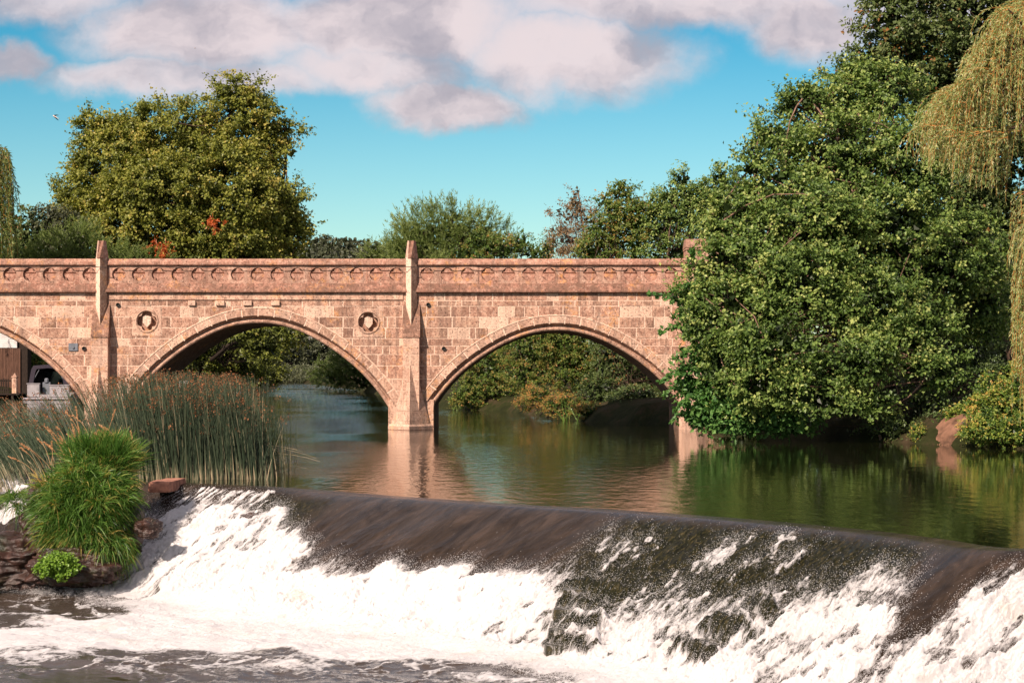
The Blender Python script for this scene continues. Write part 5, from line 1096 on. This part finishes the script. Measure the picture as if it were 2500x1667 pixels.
# ------------------------------------------------------------------ reeds
def reeds():
    r = np.random.default_rng(120); N = 7200
    px_ = 655-(r.random(N)**.85)*(700); px_ = np.where(r.random(N) < .58, 330+292*r.random(N)**.9*(1-.16*r.random(N)**3), px_); px_ = np.where((px_ > 585) & (r.random(N) < (px_-585)/85), px_-r.uniform(40, 220, N), px_); px_[:90] = r.uniform(630, 668, 90)
    y0 = r.uniform(0, 1, N)**1.5
    base = np.array([G(a, 1170-b*46+(a < 330)*(-30*b)) for a, b in zip(px_, y0)])
    base[:, 0] += r.normal(0, .16, N)+(base[:, 1]-37.7)*.07*r.uniform(-.6, 1., N)
    left = np.clip((440-px_)/400, 0, 1.6)
    # denser towards the waterside front, ragged right edge
    H = np.where(r.random(N) < .4, r.uniform(1.2, 2.0, N), r.uniform(1.7, 2.5, N))*(1-.20*left)*np.interp(px_, [-60, 330, 600, 655], [.95, 1, .93, .75])
    lean = .10+left*.82+r.normal(0, .10, N); lean = np.where(r.random(N) < .04, lean+r.normal(0, .45, N), lean)
    ly = r.normal(0, .08, N)
    k = 7; f = np.linspace(0, 1, k)[None, :]
    bend = (f**1.6)
    ang = lean[:, None]*(.35+.65*f)
    ds = H[:, None]/(k-1)
    dx = -np.sin(ang)*ds; dz = np.cos(ang)*ds
    X = base[:, :1]+np.c_[np.zeros(N), np.cumsum(dx[:, :-1], 1)]; Z = -.25+np.c_[np.zeros(N), np.cumsum(dz[:, :-1], 1)]; Yy = base[:, 1:2]+ly[:, None]*f*H[:, None]
    Pp = np.stack([X, Yy, Z], 2); W_ = .017*(1-.72*f)*r.uniform(.7, 1.3, N)[:, None]
    tint = np.where(Z < .26, .72+.0*Z, .34)+r.normal(0, .14, N)[:, None]; tint = np.where(f < .13, .95, tint)+np.where(r.random(N) < .10, .35, 0)[:, None]
    fo = Fol(); fo.strip(Pp, W_, np.clip(tint, 0, 1), np.array([0, 1., 0])); fo.strip(Pp, W_, np.clip(tint, 0, 1), np.array([1., 0, 0]))
    # broken bent stems near the base
    n = 40; b = np.array([G(a, 1150) for a in r.uniform(380, 650, n)]); f3 = np.linspace(0, 1, 5)[None, :, None]; d = np.stack([r.choice([-1, 1], n)*r.uniform(.5, 1.4, n), r.normal(0, .2, n), r.uniform(-.1, .3, n)], 1)[:, None]
    b[:, 2] = r.uniform(.15, .7, n); fo.strip(b[:, None]+d*f3+np.array([0, 0, -.25])*f3**2, np.full((n, 5), .009), r.uniform(.6, 1, n), np.array([0, 1., 0]))
    o = fo.build('reed_bed', L_REED); tag(o, 'tall green bulrush stems leaning left out of the river', 'reeds', kind='stuff')
    # brown flower heads: little drooping bunches just below the tips
    hd = Fol(); sel = np.where((r.random(N) < .27) & (H > 1.2))[0]; tips = Pp[sel, -1]; T = unit(Pp[sel, -1]-Pp[sel, -2])
    m = 9; c = tips[:, None]-T[:, None]*r.uniform(.0, .10, (len(sel), m, 1))+r.normal(size=(len(sel), m, 3))*[.032, .03, .026]
    ax = unit(r.normal(size=(len(sel), m, 3))*.8+np.array([0, 0, -.35])); nn = unit(r.normal(size=(len(sel), m, 3))); q = len(sel)*m; LL = r.uniform(.025, .060, q)
    hd.add(c.reshape(-1, 3), ax.reshape(-1, 3), nn.reshape(-1, 3), LL, LL*.5, r.random(q)); o = hd.build('reed_heads', L_HEAD); tag(o, 'orange brown flower heads at the tips of the bulrushes', 'reeds', kind='stuff')
reeds()
# ------------------------------------------------------------------ wall stones, rocks, grass clump
def stone_block(name, lab, x0, x1, y0, y1, z0, z1, mat, seed, rot=0., cat='stone'):
    n = 15; r = np.random.default_rng(seed); f = np.linspace(-1, 1, n); V = []; Fq = []
    c = np.array([(x0+x1)/2, (y0+y1)/2, (z0+z1)/2]); h = np.array([(x1-x0), (y1-y0), (z1-z0)])/2
    b = 0
    for a in range(3):
        for s_ in (-1, 1):
            A, B = np.meshgrid(f, f, indexing='ij'); q = np.zeros((n*n, 3)); q[:, a] = s_; q[:, (a+1) % 3] = A.ravel(); q[:, (a+2) % 3] = B.ravel()
            V.append(q); g_ = gridf(n, n)+b; Fq.append(g_ if s_ > 0 else g_[:, ::-1]); b += n*n
    V = np.concatenate(V); d = unit(V); p = np.sign(V)*np.abs(V)
    p = V*(1-.10*(np.linalg.norm(V, axis=1)[:, None]-1)); w_ = p*h
    w_ = w_+d*((fbm(w_[:, 0]*3+seed, w_[:, 2]*3+w_[:, 1]*2.3, 4, seed)-.5)*.34*min(h))[:, None]
    ca, sa = math.cos(rot), math.sin(rot); w_ = np.stack([w_[:, 0]*ca-w_[:, 1]*sa, w_[:, 0]*sa+w_[:, 1]*ca, w_[:, 2]], 1)+c
    o = mesh_np(name, w_, np.concatenate(Fq), mat, smooth=True); return tag(o, lab, cat)
STONE_R = simple('red_stone', (.46, .215, .145), (.22, .10, .07), 7, .85, .2, b=.8)
a, b = G(345, 1196), G(440, 1180)
stone_block('stone_slab', 'reddish stone slab between reeds and weir right of the grass clump', a[0], b[0]+.05, 36.5, 37.9, -.10, .10, STONE_R, 3, R(-4))
a, b = G(100, 1190), G(200, 1180)
stone_block('stone_slab', 'reddish stone slab left of the grass clump', a[0]-.1, b[0]+.2, 37., 38., -.5, .20, STONE_R, 4)
def rock(lab, c, rad, seed, mat=ROCK, name='rock', amp=.38):
    r = np.random.default_rng(seed); n, m = 150, 90; th = np.linspace(0, 2*math.pi, n, endpoint=False); ph = np.linspace(-math.pi/2, math.pi/2, m); TH, PH = np.meshgrid(th, ph)
    d = np.stack([np.cos(PH)*np.cos(TH), np.cos(PH)*np.sin(TH), np.sin(PH)], -1).reshape(-1, 3)
    dd = np.sign(d)*np.abs(d)**.8
    nz = sum((fbm(d[:, i]*2.1+9+seed+i, d[:, (i+1) % 3]*2.3+19, 6, seed+7*i, .58)-.5) for i in range(3))*1.35*amp
    i = np.arange((m-1)*n); r_, c_ = i//n, i % n; fq = np.stack([r_*n+c_, r_*n+(c_+1) % n, (r_+1)*n+(c_+1) % n, (r_+1)*n+c_], 1)
    o = mesh_np(name, np.array(c)+dd*np.array(rad)*(1+nz)[:, None], fq, mat, smooth=True); return tag(o, lab, 'rock')
def Q(px, py, Y): return P(px, py, Y)
rock('big wet brown rock under the grass clump', Q(215, 1275, 35.4), (.92, .8, .92), 11)
rock('dark weedy rock at the left edge beside the small fall', Q(105, 1285, 36.1), (.42, .7, .42), 12)
rock('wet reddish rock face below the small left fall', Q(60, 1375, 35.4), (.85, .9, .50), 13)
rock('low dark wet rock at the foot of the grass clump', Q(190, 1385, 34.4), (.75, .5, .34), 14)
rock('brown wet stone poking out of the foam below the slab', Q(632, 1266, 35.2), (.30, .28, .12), 16, amp=.3)
rock('small weedy stone in the foam left of the middle', Q(362, 1290, 34.6), (.22, .22, .16), 17)
for i, (s0, t0, w0, lb) in enumerate([(12.35, 1.95, .74, 'topmost mossy stone step in the middle of the weir'), (12.6, 2.32, .80, 'second mossy stone step down in the middle of the weir'), (12.88, 2.70, .74, 'third mossy stone step down in the middle of the weir'), (13.05, 2.98, .62, 'lowest mossy stone step at the foot of the middle steps'), (15.75, 1.95, .66, 'upper mossy step right of the middle steps'), (15.45, 2.5, .6, 'lower mossy step right of the middle steps, in foam')]):
    cx_, cy_ = crest(np.array([s0])); x_, y_ = float(cx_[0]+NV[0]*t0), float(cy_[0]+NV[1]*t0); z_ = float(weir_base(np.array([s0]), np.array([t0]))[0])
    stone_block('weir_step', lb, x_-w0/2, x_+w0/2, y_-.14, y_+.20, z_-.13, z_+.10, MOSSY, 60+i, R(-6+i*3)); COL.objects[-1]['group'] = 'mossy stone steps of the weir'
# grass clump
def grass(name, lab, c, rad, N, seed, Lr, Wr, droop, mat=L_GRASS, up=.5):
    r = np.random.default_rng(seed); per = 22; nt = N//per; N = nt*per; dt = unit(r.normal(size=(nt, 3))+np.array([0, -.35, .15])); lump = 1+.30*(fbm(dt[:, 0]*2.2+5, dt[:, 2]*2.2+5, 3, seed)-.5)*2
    bt = np.array(c)+dt*np.array(rad)*(r.uniform(.6, 1., (nt, 1))*lump[:, None]); d = np.repeat(unit(dt+r.normal(size=(nt, 3))*.35), per, 0); base = np.repeat(bt, per, 0)+r.normal(size=(N, 3))*.025; tt_ = np.repeat(r.normal(0, .17, nt)+(r.random(nt) < .03)*.35, per)
    L = r.uniform(*Lr, N); a = unit(d*np.array([.8, .8, .5])+r.normal(size=(N, 3))*.50+np.array([0, 0, up])); k = 6; f = np.linspace(0, 1, k)[None, :, None]
    top = (base[:, 2]-c[2])/rad[2]
    Pp = base[:, None]+a[:, None]*L[:, None, None]*f+np.array([0, 0, -1.])*(L*droop*r.uniform(.5, 1.5, N))[:, None, None]*f**2.3
    W_ = (r.uniform(*Wr, N)[:, None])*np.array([.6, 1, .95, .75, .45, .08])[None]
    tone = .50+.10*np.clip(top, -1, 1)+tt_+r.normal(0, .13, N); tone = np.where((top < -.35) & (r.random(N) < .30), r.uniform(.8, 1, N), tone)
    fo = Fol(); fo.strip(Pp, W_, np.clip(tone, 0, 1), unit(r.normal(size=(N, 1, 3))*.6+np.array([0, 1., .4]))); o = fo.build(name, mat); return tag(o, lab, 'grass', kind='stuff')
cg = Q(215, 1245, 35.)
grass('grass_clump', 'lush green grass clump cascading over the rock beside the weir', cg, np.array([.84, .85, .92]), 30000, 130, (.14, .42), (.008, .021), .48, up=.65)
grass('grass_clump', 'upright top of the grass clump reaching in front of the reeds', Q(255, 1130, 35.3), np.array([.62, .55, .34]), 5200, 131, (.28, .58), (.008, .016), .22, up=1.3)
grass('grass_clump', 'lower fringe of the grass clump with dead tan blades above the foam', Q(250, 1335, 34.6), np.array([.46, .4, .26]), 3600, 134, (.14, .34), (.008, .016), .8, up=.1)
grass('grass_tuft', 'small grass tuft on the dark rock at the left edge', Q(38, 1225, 36.), np.array([.16, .2, .14]), 420, 132, (.2, .42), (.007, .013), .7)
# tan plumes
fo = Fol(); r = np.random.default_rng(133); n = 46
b = np.array([Q(px_, py_, 35.2) for px_, py_ in zip(r.uniform(150, 345, n), r.uniform(1080, 1150, n))]); b[:12] = np.array([Q(px_, py_, 35.2) for px_, py_ in zip(r.uniform(85, 200, 12), r.uniform(1130, 1170, 12))])
k = 8; f = np.linspace(0, 1, k)[None, :, None]; d = np.stack([r.normal(-.16, .14, n), r.normal(0, .08, n), r.uniform(.25, .75, n)], 1)[:, None]
Pp = b[:, None]+d*f+np.stack([-r.uniform(.0, .22, n), 0*b[:, 0], -r.uniform(0, .12, n)], 1)[:, None]*f**2.5
fo.strip(Pp, np.full((n, k), .005), r.random(n), np.array([0, 1., 0]))
for j in range(n):
    m = 60; q = r.uniform(.70, 1., m); i0 = np.minimum((q*(k-1)).astype(int), k-2); fr = (q*(k-1)-i0)[:, None]; pos = Pp[j, i0]*(1-fr)+Pp[j, i0+1]*fr+r.normal(size=(m, 3))*.006
    LL = r.uniform(.015, .035, m); fo.add(pos, unit(unit(Pp[j, -1]-Pp[j, -2])+r.normal(size=(m, 3))*.35), unit(r.normal(size=(m, 3))), LL, LL*.5, r.random(m))
o = fo.build('grass_plumes', L_PLUME); tag(o, 'tan feathery seed heads above the grass clump', 'grass', kind='stuff')
fo = Fol(); C = Q(140, 1380, 33.7)+unit(r.normal(size=(150, 3)))*np.array([.36, .22, .22])*r.uniform(.5, 1, (150, 1)); broad(fo, C, unit(C-Q(140, 1380, 33.7)), r, 24, .07, .045, .8, tone=.6)
o = fo.build('cress_plant', L_CRESS); tag(o, 'yellow green leafy plant at the foot of the grass clump', 'plant')
# ------------------------------------------------------------------ birds
BD = simple('bird_dark', (.035, .02, .03), (.02, .012, .018), 8, .6, .3); BWm = simple('bird_white', (.75, .62, .55), (.6, .45, .38), 8, .7, .2)
def bird(c, s, lab):
    """px-like local axes: u right, w up, in metres * s"""
    root = empty('swallow', tuple(c), lab, 'bird')
    def L(p): return (c[0]+p[0]*s, c[1]+p[1]*s, c[2]+p[2]*s)
    mb = MB(); prof = [(-.50, .26, .02), (-.44, .25, .06), (-.34, .20, .085), (-.18, .10, .11), (.02, -.02, .10), (.2, -.12, .06), (.34, -.2, .03), (.48, -.27, .05), (.56, -.31, .02)]
    mb.tube([L((a, 0, b)) for a, b, _ in prof], [q*s for *_, q in prof], 12); mb.build('body', BWm, root, smooth=True)
    for pts in ([(-.36, .0, .24), (-.22, -.1, .34), (.08, -.3, .36), (.42, -.5, .31), (.68, -.6, .22), (.34, -.45, .23), (.02, -.2, .18), (-.2, 0, .12)],
                [(-.40, .0, .14), (-.30, .1, .0), (-.08, .25, -.2), (.16, .4, -.42), (.42, .5, -.52), (.26, .4, -.34), (.06, .2, -.14), (-.14, 0, .04)]):
        mb = MB(); n = len(pts); v = [L(p) for p in pts]+[L((p[0], p[1]+.02, p[2]-.03)) for p in pts]
        mb.add(v, [tuple(range(n)), tuple(range(2*n-1, n-1, -1))]+[(i, i+n, (i+1) % n+n, (i+1) % n) for i in range(n)]); mb.build('wing', BD, root)
    mb = MB(); v = [L(p) for p in [(.34, .01, -.17), (.62, .0, -.23), (.50, .0, -.27), (.60, .0, -.36), (.30, .01, -.22)]]+[L(p) for p in [(.34, .03, -.17), (.62, .02, -.23), (.50, .02, -.27), (.60, .02, -.36), (.30, .03, -.22)]]
    mb.add(v, [(0, 1, 2, 3, 4), (9, 8, 7, 6, 5)]+[(i, i+5, (i+1) % 5+5, (i+1) % 5) for i in range(5)]); mb.build('tail', BD, root)
bird(P(136, 286, 58), .17, 'swallow with white belly gliding in the blue sky on the left')
bird(P(476, 118, 210), .17, 'distant tiny dark bird against the big cloud')
